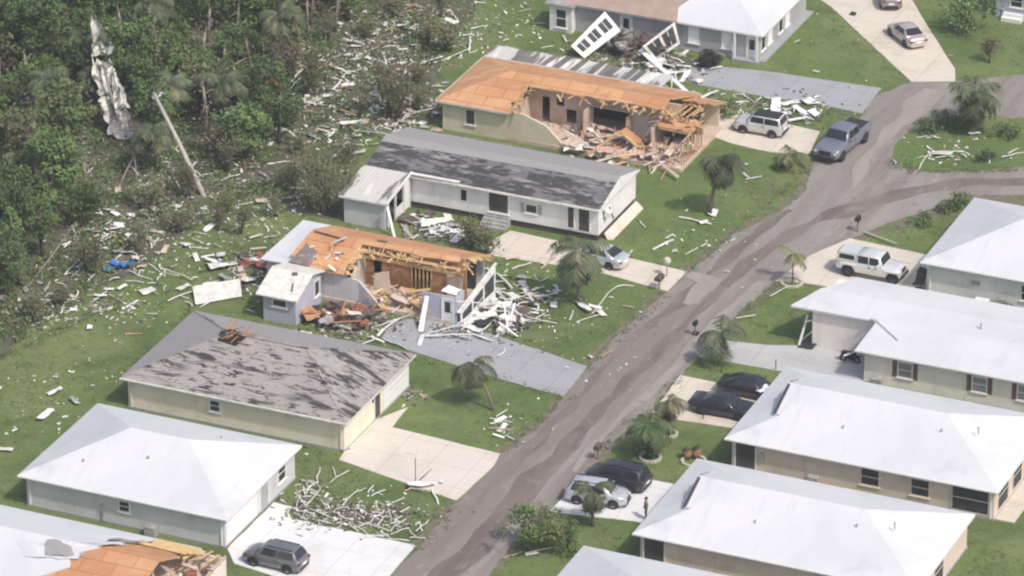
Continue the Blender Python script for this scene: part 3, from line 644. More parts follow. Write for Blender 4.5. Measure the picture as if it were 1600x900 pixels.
b = MB(); b.box(-13.46,-13.38,7.5,8.9,.2,1.0); b.box(-13.46,-13.38,9.1,10.0,.2,2.7); b.build('porch_panel', M['w_white'], t)

# --- orange-decked house at the top
e, rise = 2.7, 1.5; u0, u1, v0, v1 = -17.8, 4.2, 25.0, 34.9; vm = (v0+v1)/2; zf = lambda y: e+(min(y,2*vm-y)-v0)*rise/(vm-v0)
t = thing('house', 'khaki house with bare orange roof decking, its front torn open to pink rooms', 'house', (u0+.4,v0+.4,0))
b = MB(); b.prism([(u0+.5,v0+.5),(u1-.1,v0+.2),(u1-.1,v1-.4),(u0+.5,v1-.4)],-.2,.3); b.build('floor_slab', M['drywall'], t)
b = MB(); b.box(u0+.45,-10.0,v0+.42,v0+.6,0,e-.1)
b.hexa([(-10.0,v0+.42,0),(-8.0,v0+.42,0),(-8.0,v0+.6,0),(-10.0,v0+.6,0),(-10.0,v0+.42,e-.1),(-8.0,v0+.42,1.9),(-8.0,v0+.6,1.9),(-10.0,v0+.6,e-.1)])
b.hexa([(-8.0,v0+.42,0),(-6.6,v0+.42,0),(-6.6,v0+.6,0),(-8.0,v0+.6,0),(-8.0,v0+.42,1.9),(-6.6,v0+.42,.6),(-6.6,v0+.6,.6),(-8.0,v0+.6,1.9)])
b.box(u0+.45,u0+.6,v0+.6,v1-.4,0,e-.1); b.box(u0+.6,u1-.4,v1-.55,v1-.4,0,e-.1); b.build('wall', M['w_khaki'], t)
win(t,'f',v0+.42,P(733,187,1.4).x,.9,.75,1.25,'white_dirty','interior',bars=0)
# roof: left hip, remaining front slope, strip under the ridge, whole back slope
b = MB(); hr = 4.6
b.slab([(u0,v0,e),(u0+hr,vm,e+rise),(u0,v1,e)], .1, 0, 1)
fr = [(u0,v0,e),(-11.2,v0,e),(-11.0,25.7,zf(25.7)),(-11.6,26.3,zf(26.3)),(-10.7,27.0,zf(27)),(-11.2,28.1,zf(28.1)),(-10.9,28.7,zf(28.7)),(-10.9,vm,zf(vm)),(u0+hr,vm,zf(vm))]
b.slab(fr, .1, 0, 1)
roofband(b, -10.9, 1.2, 28.55, vm, zf, .1, 0, 1, 16, .10, 0, 3)
b.slab([(u0,v1,e),(u0+hr,vm,e+rise),(1.4,vm,e+rise),(1.9,v1,e)][::-1], .1, 0, 1)
roofband(b, 1.5, 4.3, 32.0, v1, lambda y: zf(y)-.25, .1, 0, 1, 4, .3, .1, 8)
roofband(b, 1.0, 4.2, 27.6, 29.3, lambda y: 2.75+(y-27.6)*.1, .12, 0, 1, 3, .15, .15, 9)
rf = b.build('roof', [M['deck'],M['lumber']], t)
b = MB()
for k in range(5):
    x = -10.6+k*2.3+random.uniform(-.6,.6); b.bar((x,28.6,zf(28.6)-.12),(x+.03,27.9-.5*random.random(),zf(28.0)-.35),.05,.14)
for k in range(10):
    x = -.4+k*.45; b.bar((x,28.2+.5*random.random(),3.35+.3*random.random()),(x+.5*random.random()-.2,30.8,3.4),.06,.16,0)
for k in range(5): b.bar((-11.3+.15*k,25.2+.8*k,zf(25.2+.8*k)+.03),(-11.0+.2*random.random(),26.0+.8*k,zf(26+.8*k)+.15),.25,.04,.4)
b.bar((-11.1,25.0,2.62),(-11.0,28.6,3.75),.07,.18); b.build('broken_rafter', M['lumber'], rf)
b = MB(); rnd = random.Random(16)
for k in range(44):
    x = 2.6-abs(rnd.gauss(0,4.2)); y = 28.6-rnd.uniform(0,.45); b.bar((x,y,zf(y)+rnd.uniform(-.12,.05)),(x+rnd.uniform(-.6,.9),y-rnd.uniform(.05,.6),zf(y)-rnd.uniform(.0,.45)),rnd.uniform(.05,.25),.03,rnd.uniform(-.6,.6))
for k in range(50):
    x = rnd.uniform(.5,4.3); y = rnd.uniform(27.4,34); b.bar((x,y,2.85+rnd.uniform(-.1,.5)),(x+rnd.uniform(-1.2,1.0),y+rnd.uniform(-.5,.5),2.75+rnd.uniform(-.3,.4)),rnd.uniform(.08,.5),.04,rnd.uniform(-.4,.4))
for k in range(14):
    y = rnd.uniform(25.1,28.4); b.bar((-11.0,y,zf(y)),(-11.0+rnd.uniform(.0,.9),y+rnd.uniform(-.6,.3),zf(y)-rnd.uniform(-.15,.3)),rnd.uniform(.1,.5),.03,rnd.uniform(-.6,.6))
b.build('splintered_edge', M['lumber'], rf)
b = MB(); b.bar((u0,v0-.03,e-.07),(-11.2,v0-.03,e-.07),.06,.18); b.bar((u0-.03,v0,e-.07),(u0-.03,v1,e-.07),.06,.18); b.bar((u0,v1+.03,e-.02),(1.9,v1+.03,e-.02),.12,.2); b.build('fascia', M['drywall_w'], rf)
# interior walls seen through the torn front
b = MB(); w0, w1 = 29.75, 29.9
def wallholes(b, u0, u1, y0, y1, z0, z1, holes):
    us = sorted(holes); x = u0
    for (a, c, za, zb) in us:
        b.box(x, a, y0, y1, z0, z1); 
        if zb < z1: b.box(a, c, y0, y1, zb, z1)
        if za > z0: b.box(a, c, y0, y1, z0, za)
        x = c
    b.box(x, u1, y0, y1, z0, z1)
wallholes(b, -11.3, 2.2, w0, w1, .3, 3.85, [(-10.2,-9.5,.3,2.5),(-8.9,-8.2,1.9,2.6),(-8.0,-7.1,.5,1.7),(-5.6,-2.2,.3,2.45)])
b.box(-5.75,-5.6,27.9,w0,.3,2.6); b.box(-11.3,-11.15,26,w0,.3,2.6); b.box(-2.2,-2.05,28.6,w0,.3,2.4); b.box(.6,.75,27.2,w0,.3,2.5)
b.build('partition', M['drywall'], t)
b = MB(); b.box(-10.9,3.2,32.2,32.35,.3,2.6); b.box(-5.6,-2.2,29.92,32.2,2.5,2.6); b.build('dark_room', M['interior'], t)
b = MB(); b.box(-2.05,.5,w0-.03,w0-.002,.3,2.35); b.build('white_wall_face', M['drywall_w'], t)
b = MB(); b.bar((-5.8,29.6,2.55),(.6,29.6,2.5),.3,.1); b.build('header_beam', M['drywall_w'], t)
# right end room: studs and shelf
b = MB()
for k in range(9): b.bar((4.0,25.6+k*.55,.3),(4.0+random.uniform(-.1,.1),25.6+k*.55,2.6-.3*random.random()),.09,.09)
b.bar((4.0,25.5,2.55),(4.0,30.2,2.6),.1,.1); b.bar((1.2,27.5,2.62),(4.1,27.4,2.6),.12,.3); b.build('stud', M['lumber'], t)
b = MB(); b.box(1.0,3.4,29.4,29.75,.3,2.5); b.build('wall_face', M['junk_red'], t)
b = MB(); rnd = random.Random(3)
for k in range(26): b.obox((rnd.uniform(1.3,3.2),29.2+rnd.uniform(-.2,.1),.5+.42*(k%5)+rnd.uniform(0,.1)),(rnd.uniform(.12,.4),.3,rnd.uniform(.15,.36)),(0,0,rnd.uniform(-.2,.2)),k%3)
b.build('shelf_contents', [M['paper'],M['teal'],M['interior']], t)
# worn metal patio roof along the back
t2 = thing('patio_roof', 'streaked metal patio roof behind the orange-decked house', 'patio roof', (-17.9,35.1,0))
b = MB(); zp = lambda y: 2.62-(y-35)*.06
for k in range(21):
    x0 = -17.9+k*.77; y1 = 38.2+.1*math.sin(k*1.7)
    b.slab([(x0,35.05,zp(35.05)),(x0+.74,35.05,zp(35.05)),(x0+.74,y1,zp(y1)),(x0,y1,zp(y1))], .06, 1 if k in (3,8,10,12,14,16,17) else 0)
    b.bar((x0,35.05,zp(35.05)+.03),(x0,y1,zp(y1)+.03),.07,.06,0,0)
b.build('roof_sheet', [M['metal_roof_worn'],M['junk_grey']], t2)
for k in range(5):
    q = MB(); q.tube([(-17.5+k*3.9,38,0),(-17.5+k*3.9,38,2.4)],.06,6); q.build('post', M['alu'], t2)

# --- orange-decked house in the middle
e, rise = 2.7, 1.35; u0, u1, v0, v1 = -17.8, -1.7, -8.1, -.4; vm = (v0+v1)/2; zf = lambda y: e+(min(y,2*vm-y)-v0)*rise/(vm-v0)
t = thing('house', 'collapsed house with orange decking, white metal roof end and a lavender porch', 'house', (u0+.4,v0+.4,0))
b = MB(); b.box(u0+.4,u1-.1,v0+.3,v1-.3,-.2,.3); b.build('floor_slab', M['drywall'], t)
b = MB(); b.box(u0+.4,u0+.55,v0+.4,v1-.4,0,e-.1); b.box(u0+.55,-13.5,v0+.4,v0+.55,0,e-.1); b.box(u0+.55,u1-.3,v1-.55,v1-.4,0,e-.1)
b.hexa([(-13.5,v0+.4,.0),(-9.6,v0+.4,.0),(-9.6,v0+.55,.0),(-13.5,v0+.55,.0),(-13.5,v0+.4,e-.15),(-9.6,v0+.4,2.2),(-9.6,v0+.55,2.2),(-13.5,v0+.55,e-.15)])
b.hexa([(-9.6,v0+.4,.0),(-7.4,v0+.3,.0),(-7.4,v0+.45,.0),(-9.6,v0+.55,.0),(-9.6,v0+.4,2.2),(-7.6,v0-.1,.7),(-7.6,v0+.05,.7),(-9.6,v0+.55,2.2)])
b.build('wall', M['w_grey'], t)
b = MB(); hr = 2.7
b.slab([(u0,v0,e),(u0+2.2,v0,e),(u0+hr+.2,vm,e+rise),(u0+2.9,v1,e),(u0,v1,e)],.1)
b.build('metal_roof_end', M['roof_white'], t)
b = MB()
b.slab([(u0+2.2,v0+.9,zf(v0+.9)+.04),(-13.5,v0,e),(-10.6,v0,e),(-10.9,v0+1.2,zf(v0+1.2)),(-10.2,v0+1.9,zf(v0+1.9)),(-10.6,vm-.5,zf(vm-.5)),(-10.6,vm,zf(vm)),(u0+hr,vm,zf(vm)+.02)],.1,0,1)
roofband(b,-10.6,-2.4,vm-.55,vm,zf,.1,0,1,10,.1,0,5)
roofband(b,-10.7,-2.1,vm-1.15,vm-.72,lambda y: zf(y)-.30,.10,0,1,12,.12,.05,6)
b.slab([(u0+2.6,v1,e+.02),(-1.6,v1,e),(-2.2,vm,zf(vm)),(u0+hr,vm,zf(vm)+.02)],.1,0,1)
rf = b.build('roof', [M['deck'],M['lumber']], t)
b = MB()
for k in range(5):
    x = -10.2+k*1.7+random.uniform(-.5,.5); b.bar((x,vm-.5,zf(vm-.5)-.1),(x+.02,vm-1.1-.4*random.random(),zf(vm-1)-.28),.05,.14)
b.bar((-10.6,vm-1.15,zf(vm-1.1)-.1),(-2.3,vm-1.05,zf(vm-1.1)-.15),.3,.06,.3); b.bar((-10.7,vm-.9,zf(vm-.9)),(-10.8,v0+.3,zf(v0+.3)),.07,.2)
b.build('broken_rafter', M['lumber_y'], rf)
b = MB(); b.bar((-14.8,vm-.2,zf(vm)+.0),(-12.4,vm-.4,zf(vm-.4)+.06),.28,.05,.3); b.build('torn_felt', M['junk'], rf)
b = MB(); b.bar((-9.6,vm+.1,zf(vm)+.03),(-8.8,vm+.2,zf(vm)+.03),.25,.04); b.build('torn_felt', M['junk'], rf)
b = MB(); rnd = random.Random(14)
for k in range(46):
    f = rnd.random(); x = -10.8+f*9.2; y = vm-.6-rnd.uniform(0,.5); b.bar((x,y,zf(y)+rnd.uniform(-.12,.05)),(x+rnd.uniform(-.5,.9),y-rnd.uniform(.05,.6),zf(y)-rnd.uniform(.0,.45)),rnd.uniform(.05,.22),.03,rnd.uniform(-.6,.6))
for k in range(26):
    y = rnd.uniform(vm-.8,v1); b.bar((-2.0,y,zf(y)-.02),(-2.0+rnd.uniform(.1,.9),y+rnd.uniform(-.4,.2),zf(y)-rnd.uniform(0,.35)),rnd.uniform(.06,.3),.03,rnd.uniform(-.5,.5))
for k in range(22):
    y = rnd.uniform(v0,vm-.5); b.bar((-10.6,y,zf(y)),(-10.6+rnd.uniform(.0,.7),y+rnd.uniform(-.6,.3),zf(y)-rnd.uniform(-.1,.4)),rnd.uniform(.08,.4),.03,rnd.uniform(-.6,.6))
b.build('splintered_edge', M['lumber'], rf)
b = MB(); rnd = random.Random(15)
for k in range(14):
    x = rnd.uniform(-14.8,-11.2); y = rnd.uniform(v0+.1,v0+2.2); b.bar((x,y,zf(y)+.06),(x+rnd.uniform(-.7,.7),y+rnd.uniform(-.4,.6),zf(y)+rnd.uniform(.1,.6)),rnd.uniform(.1,.3),.03,rnd.uniform(-1,1))
b.build('peeled_trim', M['white_dirty'], rf)
b = MB(); b.slab([(-15.4,v0+.2,zf(v0+.2)+.06),(-13.6,v0+.1,zf(v0+.1)+.06),(-13.7,v0+1.7,zf(v0+1.7)+.06),(-14.9,v0+2.3,zf(v0+2.3)+.06)],.05); b.build('stripped_felt', mat('felt_grey_brown',(.25,.20,.19),var=.35,scale=2), rf)
b = MB(); b.bar(P(522,378,3.9),P(541,370,4.3),.35,.12,.3); b.bar(P(518,382,3.9),P(530,376,4.2),.3,.1,.9); b.build('curled_strip', M['drywall_w'], rf)
# exposed middle wall and rooms
b = MB(); wallholes(b,-10.7,-2.0,vm-.05,vm+.1,.3,zf(vm)-.12,[(-9.9,-9.2,.3,2.5),(-6.7,-4.9,.3,2.45)]); b.build('partition', M['plywood'], t)
b = MB()
for k in range(6): b.bar((-6.6+k*.33,vm-.06,.3),(-6.6+k*.33,vm-.06,2.5),.1,.09)
b.bar((-6.8,vm-.06,2.5),(-4.8,vm-.06,2.5),.12,.1); b.bar((-10.7,vm-.12,2.62),(-2.2,vm-.12,2.6),.10,.22); b.build('stud', M['lumber_y'], t)
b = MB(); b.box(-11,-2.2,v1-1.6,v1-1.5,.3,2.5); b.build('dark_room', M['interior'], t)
b = MB(); b.hexa([(-10.7,v0+.9,.3),(-10.55,v0+.9,.3),(-10.55,vm,.3),(-10.7,vm,.3),(-10.7,v0+.9,1.5),(-10.55,v0+.9,1.5),(-10.55,vm,3.6),(-10.7,vm,3.6)]); b.build('gable_partition', M['drywall_w'], t)
b = MB(); b.hexa([(-9.0,-6.3,.3),(-7.6,-6.1,.3),(-7.6,-5.95,.3),(-9.0,-6.15,.3),(-8.9,-6.3,2.3),(-7.8,-6.1,2.6),(-7.8,-5.95,2.6),(-8.9,-6.15,2.3)]); b.build('bathroom_wall', M['drywall'], t); b = MB(); b.box(-3.5,-2.2,-4.6,-4.5,.3,2.5); b.build('end_wall', M['drywall'], t)
# lavender porch with white door
px0, px1, py = -4.15, -1.3, -7.75
b = MB(); b.box(px0,px1,py,py+.14,.0,2.35); b.box(px0-.14,px0,py,py+2.0,0,1.3); b.box(px1-.14,px1,py+.14,py+1.6,0,2.3); b.build('porch_wall', M['w_lav'], t)
door(t,'f',py,P(706,478,1.2).x,.1,.85,2.0)
b = MB(); b.sheet((-2.8,py+.5,2.45),(-1.5,py+.45,2.40),(-1.3,py+1.1,2.62),(-2.5,py+1.2,2.72),5,3,.15,.04,71,0,.05); b.build('porch_roof', M['paper'], t)
# slanted window wall on its right end
framed_panel('', '', (-.95,-7.7,.05),(-.35,-2.5,.05),(-.35,-2.5,3.0),(-.95,-7.7,1.15), 3, .20, 'screen', 'alu', parent=t)
b = MB(); b.bar((-1.1,-7.9,1.2),(-.3,-2.4,3.15),.2,.1); b.bar((-.8,-6.9,.1),(-.5,-3.2,1.6),.12,.06); b.bar((-1.3,-7.8,2.1),(2.2,-6.6,2.0),.1,.06); b.bar((2.2,-6.6,2.0),(3.0,-7.6,.1),.1,.06); b.build('porch_rail', M['alu'], t)

# garden shed with gable roof beside it
t = thing('shed', 'small lavender-grey shed with dirty white gable roof before the collapsed house', 'shed', (-15.3,-12.8,0))
b = MB(); b.box(-15.3,-12.55,-12.75,-8.2,0,2.3); b.build('wall', M['w_lav'], t)
b = MB()
e=2.35
b.slab([(-15.75,-13.15,e),(-12.25,-13.15,e-.02),(-12.25,-10.2,3.35),(-15.75,-10.2,3.38)],.1); b.slab([(-15.75,-10.2,3.38),(-12.25,-10.2,3.35),(-12.25,-7.6,2.6),(-15.75,-7.6,2.6)],.1)
b.build('roof', M['white_dirty'], t)
b = MB(); b.hexa([(-12.56,-12.75,2.3),(-12.54,-12.75,2.3),(-12.54,-8.2,2.3),(-12.56,-8.2,2.3),(-12.56,-10.3,3.25),(-12.54,-10.3,3.25),(-12.54,-10.1,3.25),(-12.56,-10.1,3.25)]); b.build('gable', M['w_lav'], t)
win(t,'f',-12.75,-13.9,1.45,1.1,.5,'white','screen',bars=0); win(t,'r',-12.55,-9.0,1.0,.7,1.2,'white','screen',bars=0)
b = MB(); b.obox((-13.6,-10.6,3.3),(.4,.3,.1),(.3,0,.4)); b.obox((-13.2,-11.9,2.8),(.12,.9,.06),(.3,0,.3)); b.build('roof_scrap', M['junk'], t)

# --- bottom left house with its roof torn back
e, rise = 2.6, 2.1; u0,u1,v0,v1 = -24,1.25,-63.6,-51.4; vm=(v0+v1)/2; zf = lambda y: e+(min(y,2*vm-y)-v0)*rise/(vm-v0)
t = thing('house', 'house at the bottom left corner, white metal roof ripped back off orange decking', 'house', (u0+.4,v0+.4,0))
b = MB(); b.box(u0+.4,u1-.35,v1-.55,v1-.4,0,e-.1); b.box(u1-.5,u1-.35,v0+.4,v1-.55,0,e-.3); b.box(u0+.4,u1-.5,v0+.4,v0+.55,0,e-.1); b.build('wall', M['w_beige'], t)
b = MB(); b.box(u0+.5,u1-.4,v0+.5,v1-.5,-.1,.3); b.build('floor_slab', M['junk'], t)
b = MB(); rnd = random.Random(9)
b.slab([(u0,v1,e+.03),(-1.2,v1,e+.03),(-2.0,-52.2,zf(-52.2)+.05),(-4.4,-53.0,zf(-53)+.08),(-4.6,-53.9,zf(-53.9)+.05),(-5.5,-54.6,zf(-54.6)+.05),(-5.2,-55.5,zf(-55.5)+.05),(-6.2,-56.3,zf(-56.3)+.05),(-5.9,vm,zf(vm)+.05),(u0,vm,zf(vm)+.05)],.06)
b.slab([(u0,v0,e+.03),(u0,vm,zf(vm)+.05),(-5.9,vm,zf(vm)+.05),(-7.6,-58.6,zf(-58.6)+.05),(-7.1,-59.6,zf(-59.6)+.05),(-9,-61,zf(-61)+.05),(-9,v0,e+.03)][::-1],.06)
rf = b.build('roof', [M['roof_white']], t)
b = MB(); b.sheet((-6.6,-55.0,zf(-55)+.1),(-4.0,-53.2,zf(-53.2)+.15),(-3.8,-53.7,zf(-53.7)+.45),(-6.2,-55.6,zf(-55.6)+.4),8,3,.25,.03,3); b.sheet((-6.6,-57.2,zf(-57)+.1),(-5.8,-55.3,zf(-55.5)+.1),(-5.2,-55.6,zf(-55.5)+.3),(-6.0,-57.4,zf(-57)+.3),6,3,.15,.03,7)
b.sheet((-11.5,-58.2,zf(-58.2)+.06),(-7.4,-57.6,zf(-57.5)+.02),(-7.0,-59.0,zf(-59)+.1),(-11.0,-59.6,zf(-59.6)+.1),7,3,.2,.03,17,0,.08)
b.build('peeled_sheet', M['roof_white'], rf)
b = MB(); b.sheet((-9.8,-57.9,zf(-57.5)+.10),(-6.9,-57.2,zf(-57)+.12),(-6.6,-58.6,zf(-58.6)+.12),(-9.4,-59.2,zf(-59)+.12),5,3,.15,.03,19,0,.06); b.sheet((-7.0,-56.9,zf(-56.9)+.06),(-5.0,-55.2,zf(-55)+.06),(-4.9,-55.4,zf(-55.4)+.06),(-6.9,-57.2,zf(-57.2)+.08),6,3,.1,.03,23,0,.1); b.build('exposed_felt', M['shingle'], rf)
b = MB(); b.slab([(-7.2,vm,zf(vm)-.03),(-1.3,vm,zf(vm)-.03),(-1.0,-55.0,zf(-55)-.03),(-2.2,-54.2,zf(-54.2)-.03),(-4.2,-54.0,zf(-54)-.03),(-5.4,-54.6,zf(-54.6)-.03),(-7.2,-56.4,zf(-56.4)-.03)],.06,0,1); b.slab([(-7.2,vm,zf(vm)-.03),(-12.2,v0,zf(v0)),(-1.8,v0,zf(v0)),(-1.3,vm,zf(vm)-.03)],.06,0,1); b.slab([(-14,vm,zf(vm)-.05),(-7.2,vm,zf(vm)-.04),(-7.2,v0,zf(v0)-.02),(-14,v0,zf(v0)-.02)],.06,0,1)
b.build('decking', [M['deck'],M['lumber']], rf)
b = MB()
for k in range(11):
    x = -4.8+k*.52; b.bar((x,-52.0+rnd.uniform(-.3,.5),zf(-52)-.05+rnd.uniform(-.15,.15)),(x+rnd.uniform(-.1,.3),-54.2+rnd.uniform(-.4,.3),zf(-54.2)-.1+rnd.uniform(-.3,.1)),.22,.06,rnd.uniform(-.3,.3))
for k in range(6): b.bar((-4.2+rnd.uniform(-.5,.4),-52.1-.38*k,zf(-52.3-.38*k)+.06),(-.8+rnd.uniform(-.6,.5),-52.2-.38*k,zf(-52.3-.38*k)+.04),.3,.05)
b.build('truss', M['lumber_y'], rf)
b = MB()
for k in range(14):
    x = -2.2+rnd.uniform(0,3.1); y = rnd.uniform(-57,-52.2); b.bar((x,y,rnd.uniform(1.6,3.0)),(x+rnd.uniform(-1.2,1.2),y+rnd.uniform(-1.2,1.2),rnd.uniform(1.8,3.2)),rnd.choice((.12,.2,.5)),.06,rnd.uniform(-.5,.5))
for k in range(8): b.bar((u1-.42,-52.0-k*.6,.3),(u1-.42,-52.0-k*.6,e-.1-.4*rnd.random()),.1,.1)
b.bar((u1-.4,-51.8,e),(u1-.4,-58,e-.2),.12,.2); b.build('splintered_frame', M['drywall'], t)
b = MB(); b.box(-4.5,u1-.6,-58,-52.2,1.9,2.0); b.build('ceiling_board', M['drywall'], t)
b = MB(); b.box(-.8,.1,-56.6,-55.9,2.0,2.5); b.obox((-.4,-54.6,2.3),(.8,.5,.5),(0,0,.5)); b.build('torn_batt', M['junk_red'], t)
#PART4
# ------------------------------------------------------------------ vehicles
def loft(b, secs, mi=0, sm=True, cap=True):
    """secs: list of closed rings with the same number of points"""
    k0 = len(b.v); n = len(secs[0])
    for s in secs: b.v.extend(Vector(p) for p in s)
    for i in range(len(secs)-1):
        for j in range(n):
            b.f.append((k0+i*n+j, k0+i*n+(j+1)%n, k0+(i+1)*n+(j+1)%n, k0+(i+1)*n+j)); b.mi.append(mi); b.sm.append(sm)
    if cap:
        b.f.append(tuple(k0+j for j in reversed(range(n)))); b.mi.append(mi); b.sm.append(False)
        b.f.append(tuple(k0+(len(secs)-1)*n+j for j in range(n))); b.mi.append(mi); b.sm.append(False)
def interp(pr, x):
    for (a,ya),(c,yc) in zip(pr, pr[1:]):
        if a <= x <= c: return ya+(yc-ya)*(x-a)/(c-a) if c > a else ya
    return pr[0][1] if x < pr[0][0] else pr[-1][1]
SPEC = {
 # top profile of the lower body (x from the middle, forward +), glasshouse: base/roof x positions, roof z
 'sedan': dict(L=4.75,W=1.84,top=[(-2.36,.78),(-2.30,.98),(-1.55,1.03),(-.2,.97),(.95,.93),(1.9,.82),(2.28,.66),(2.36,.50)], g=(1.15,.42,-.85,-1.72), rz=1.45, wb=2.75, wr=.335, gc=.20),
 'coupe': dict(L=5.0,W=1.92,top=[(-2.5,.85),(-2.42,1.06),(-1.5,1.08),(-.2,1.00),(.95,.97),(2.0,.90),(2.42,.74),(2.5,.55)], g=(1.05,.30,-.72,-1.55), rz=1.45, wb=2.95, wr=.36, gc=.18),
 'suv': dict(L=4.6,W=1.86,top=[(-2.28,.85),(-2.24,1.05),(-1.6,1.10),(-.2,1.06),(.95,1.05),(1.85,.96),(2.2,.80),(2.28,.55)], g=(1.25,.55,-1.75,-2.14), rz=1.66, wb=2.68, wr=.36, gc=.23),
 'boxy': dict(L=4.3,W=1.85,top=[(-2.12,.95),(-2.1,1.10),(-1.6,1.12),(-.2,1.10),(.8,1.10),(1.85,1.06),(2.1,.95),(2.14,.62)], g=(1.05,.62,-1.85,-2.05), rz=1.70, wb=2.58, wr=.36, gc=.25),
 'van': dict(L=4.8,W=1.94,top=[(-2.38,.85),(-2.34,1.05),(-1.6,1.12),(-.2,1.08),(1.1,1.06),(1.9,.93),(2.28,.74),(2.4,.52)], g=(1.55,.60,-1.9,-2.28), rz=1.72, wb=2.9, wr=.36, gc=.20),
 'pickup': dict(L=5.9,W=2.03,top=[(-2.93,1.20),(-2.9,1.27),(-1.0,1.27),(-.2,1.22),(1.0,1.22),(2.5,1.16),(2.85,1.02),(2.95,.70)], g=(1.25,.70,-.85,-1.02), rz=1.90, wb=3.7, wr=.41, gc=.36),
 'offroad': dict(L=5.55,W=1.90,top=[(-2.72,1.12),(-2.7,1.22),(-1.2,1.22),(-.2,1.22),(.95,1.22),(2.1,1.16),(2.22,1.08),(2.26,.70)], g=(.95,.66,-1.10,-1.14), rz=1.88, wb=3.48, wr=.44, gc=.42),
}
def car(name, label, kind, loc, head, col, cat, roofcol=None, rim='rim', group=None, extras=()):
    s = SPEC[kind]; L, Wd, gc, rz, wb, wr = s['L'], s['W'], s['gc'], s['rz'], s['wb'], s['wr']; hw = Wd/2
    t = thing(name, label, cat, (0,0,0), group)
    pm = paint('paint_'+kind+'_%d'%int(abs(hash(label))%997), col)
    top = s['top']; xs = sorted(set([p[0] for p in top]+[-1.9,-1.1,-.6,.3,.6,1.4,1.7]))
    xs = [x for x in xs if top[0][0] <= x <= top[-1][0]]
    b = MB(); secs = []; xa, xb = top[0][0], top[-1][0]; blunt = kind in ('boxy','pickup','offroad')
    def halfw(x):
        f = min(1, (x-xa)/.55); q = min(1, (xb-x)/(.35 if blunt else .8))
        return hw*(1-(.10 if blunt else .14)*(1-f)**2)*(1-(.10 if blunt else .26)*(1-q)**2)
    for x in xs:
        w = halfw(x); zt = interp(top, x); zb = gc+(.10 if (x < xa+.15 or x > xb-.15) else 0); zm = zb+(zt-zb)*.52; zs2 = zt-.10*min(1,(zt-zb))
        half = [(w*.88,zb),(w*.97,zb+.08),(w,zm),(w*.975,zs2),(w*.90,zt-.015),(w*.45,zt+.025)]
        ring = [(x,y,z) for y,z in half]+[(x,-y,z) for y,z in reversed(half)]
        secs.append(ring)
    loft(b, secs)
    body = b.build('body', pm, t)
    # glasshouse
    xw, xf, xr, xq = s['g']; zb = lambda x: interp(top, x)-.02
    wb_, wt = hw*.93, hw*(.80 if blunt else .70)
    b = MB(); st = [(xw,.0),(xw*.5+xf*.5,.55),(xf,.93),((xf*2+xr)/3,1.0),((xf+xr*2)/3,1.0),(xr,.95),((xr+xq)/2,.5),(xq,0)]
    gs = []
    for x, f in st:
        z0 = zb(x); h = (rz-z0)*f; ring = []
        wtop = wb_+(wt-wb_)*f; wb2 = min(wb_, halfw(x)*.95); wtop = min(wtop, wb2)
        hh = [(wb2,z0-.05),(wb2,z0),(wtop*1.0,z0+max(h-.05,0.001)),(wtop*.90,z0+h+.002),(wtop*.4,z0+h+.03*f+.003)]
        ring = [(x,y,z) for y,z in hh]+[(x,-y,z) for y,z in reversed(hh)]; gs.append(ring)
    loft(b, gs)
    cab = b.build('cabin', pm, t)
    if roofcol:
        b = MB(); b.box(xr+.12, xf-.1, -wt*.8, wt*.8, rz-.04, rz+.045); b.build('roof_panel', M[roofcol], t)
    # glass: windscreen, rear window, side windows
    def pane(name, pts, off):
        b = MB(); n = (Vector(pts[1])-Vector(pts[0])).cross(Vector(pts[2])-Vector(pts[0])).normalized()
        if n.dot(Vector(off)) < 0: n = -n
        pts = [Vector(p) for p in pts]; b.face([p+n*.022 for p in pts]); b.face([p-n*.02 for p in reversed(pts)])
        for i in range(len(pts)):
            j = (i+1)%len(pts); b.face([pts[i]+n*.022,pts[i]-n*.02,pts[j]-n*.02,pts[j]+n*.022])
        return b.build(name, M['carglass'], t)
    L3 = lambda a, c, f: a+(c-a)*f
    def fr(x0, x1, z0, z1, w0, w1, sgn): 
        a, c = .10, .90
        pane('windscreen' if sgn > 0 else 'rear_window', [(L3(x0,x1,a),-L3(w0,w1,a)*.90,L3(z0,z1,a)),(L3(x0,x1,a),L3(w0,w1,a)*.90,L3(z0,z1,a)),(L3(x0,x1,c),L3(w0,w1,c)*.88,L3(z0,z1,c)),(L3(x0,x1,c),-L3(w0,w1,c)*.88,L3(z0,z1,c))], (sgn,0,.5))
    # follow the lofted curve in two halves so the pane never sinks in
    zf0, zf1 = zb(xw), zb(xf)+(rz-zb(xf))*.93
    zm = zb((xw+xf)/2)+(rz-zb((xw+xf)/2))*.55
    def curved(name, x0, x1, xm, z0, z1, zmid, w0, w1, sgn):
        b = MB(); rows = []
        wm = min((w0+w1)/2, w0)
        for f in (.12,.5,.93):
            if f <= .5: g = f/.5; x = L3(x0,xm,g); z = L3(z0,zmid,g); w = L3(w0,wm,g)
            else: g = (f-.5)/.5; x = L3(xm,x1,g); z = L3(zmid,z1,g); w = L3(wm,w1,g)
            o = .05; d = Vector((sgn*.6,0,.8)).normalized()*o; k = 5
            rows.append([Vector((x,w*.90*(2*i/k-1),z))+d+Vector((0,0,.02*(1-(2*i/k-1)**2))) for i in range(k+1)])
        for r0, r1 in zip(rows, rows[1:]):
            for i in range(len(r0)-1): b.face([r0[i],r0[i+1],r1[i+1],r1[i]],0,True)
        dn = Vector((-sgn*.05,0,-.06))
        for r0, r1 in zip(rows, rows[1:]):
            b.face([r0[0],r1[0],r1[0]+dn,r0[0]+dn]); b.face([r0[-1],r1[-1],r1[-1]+dn,r0[-1]+dn])
        b.face([p for p in rows[-1]]+[p+dn for p in reversed(rows[-1])])
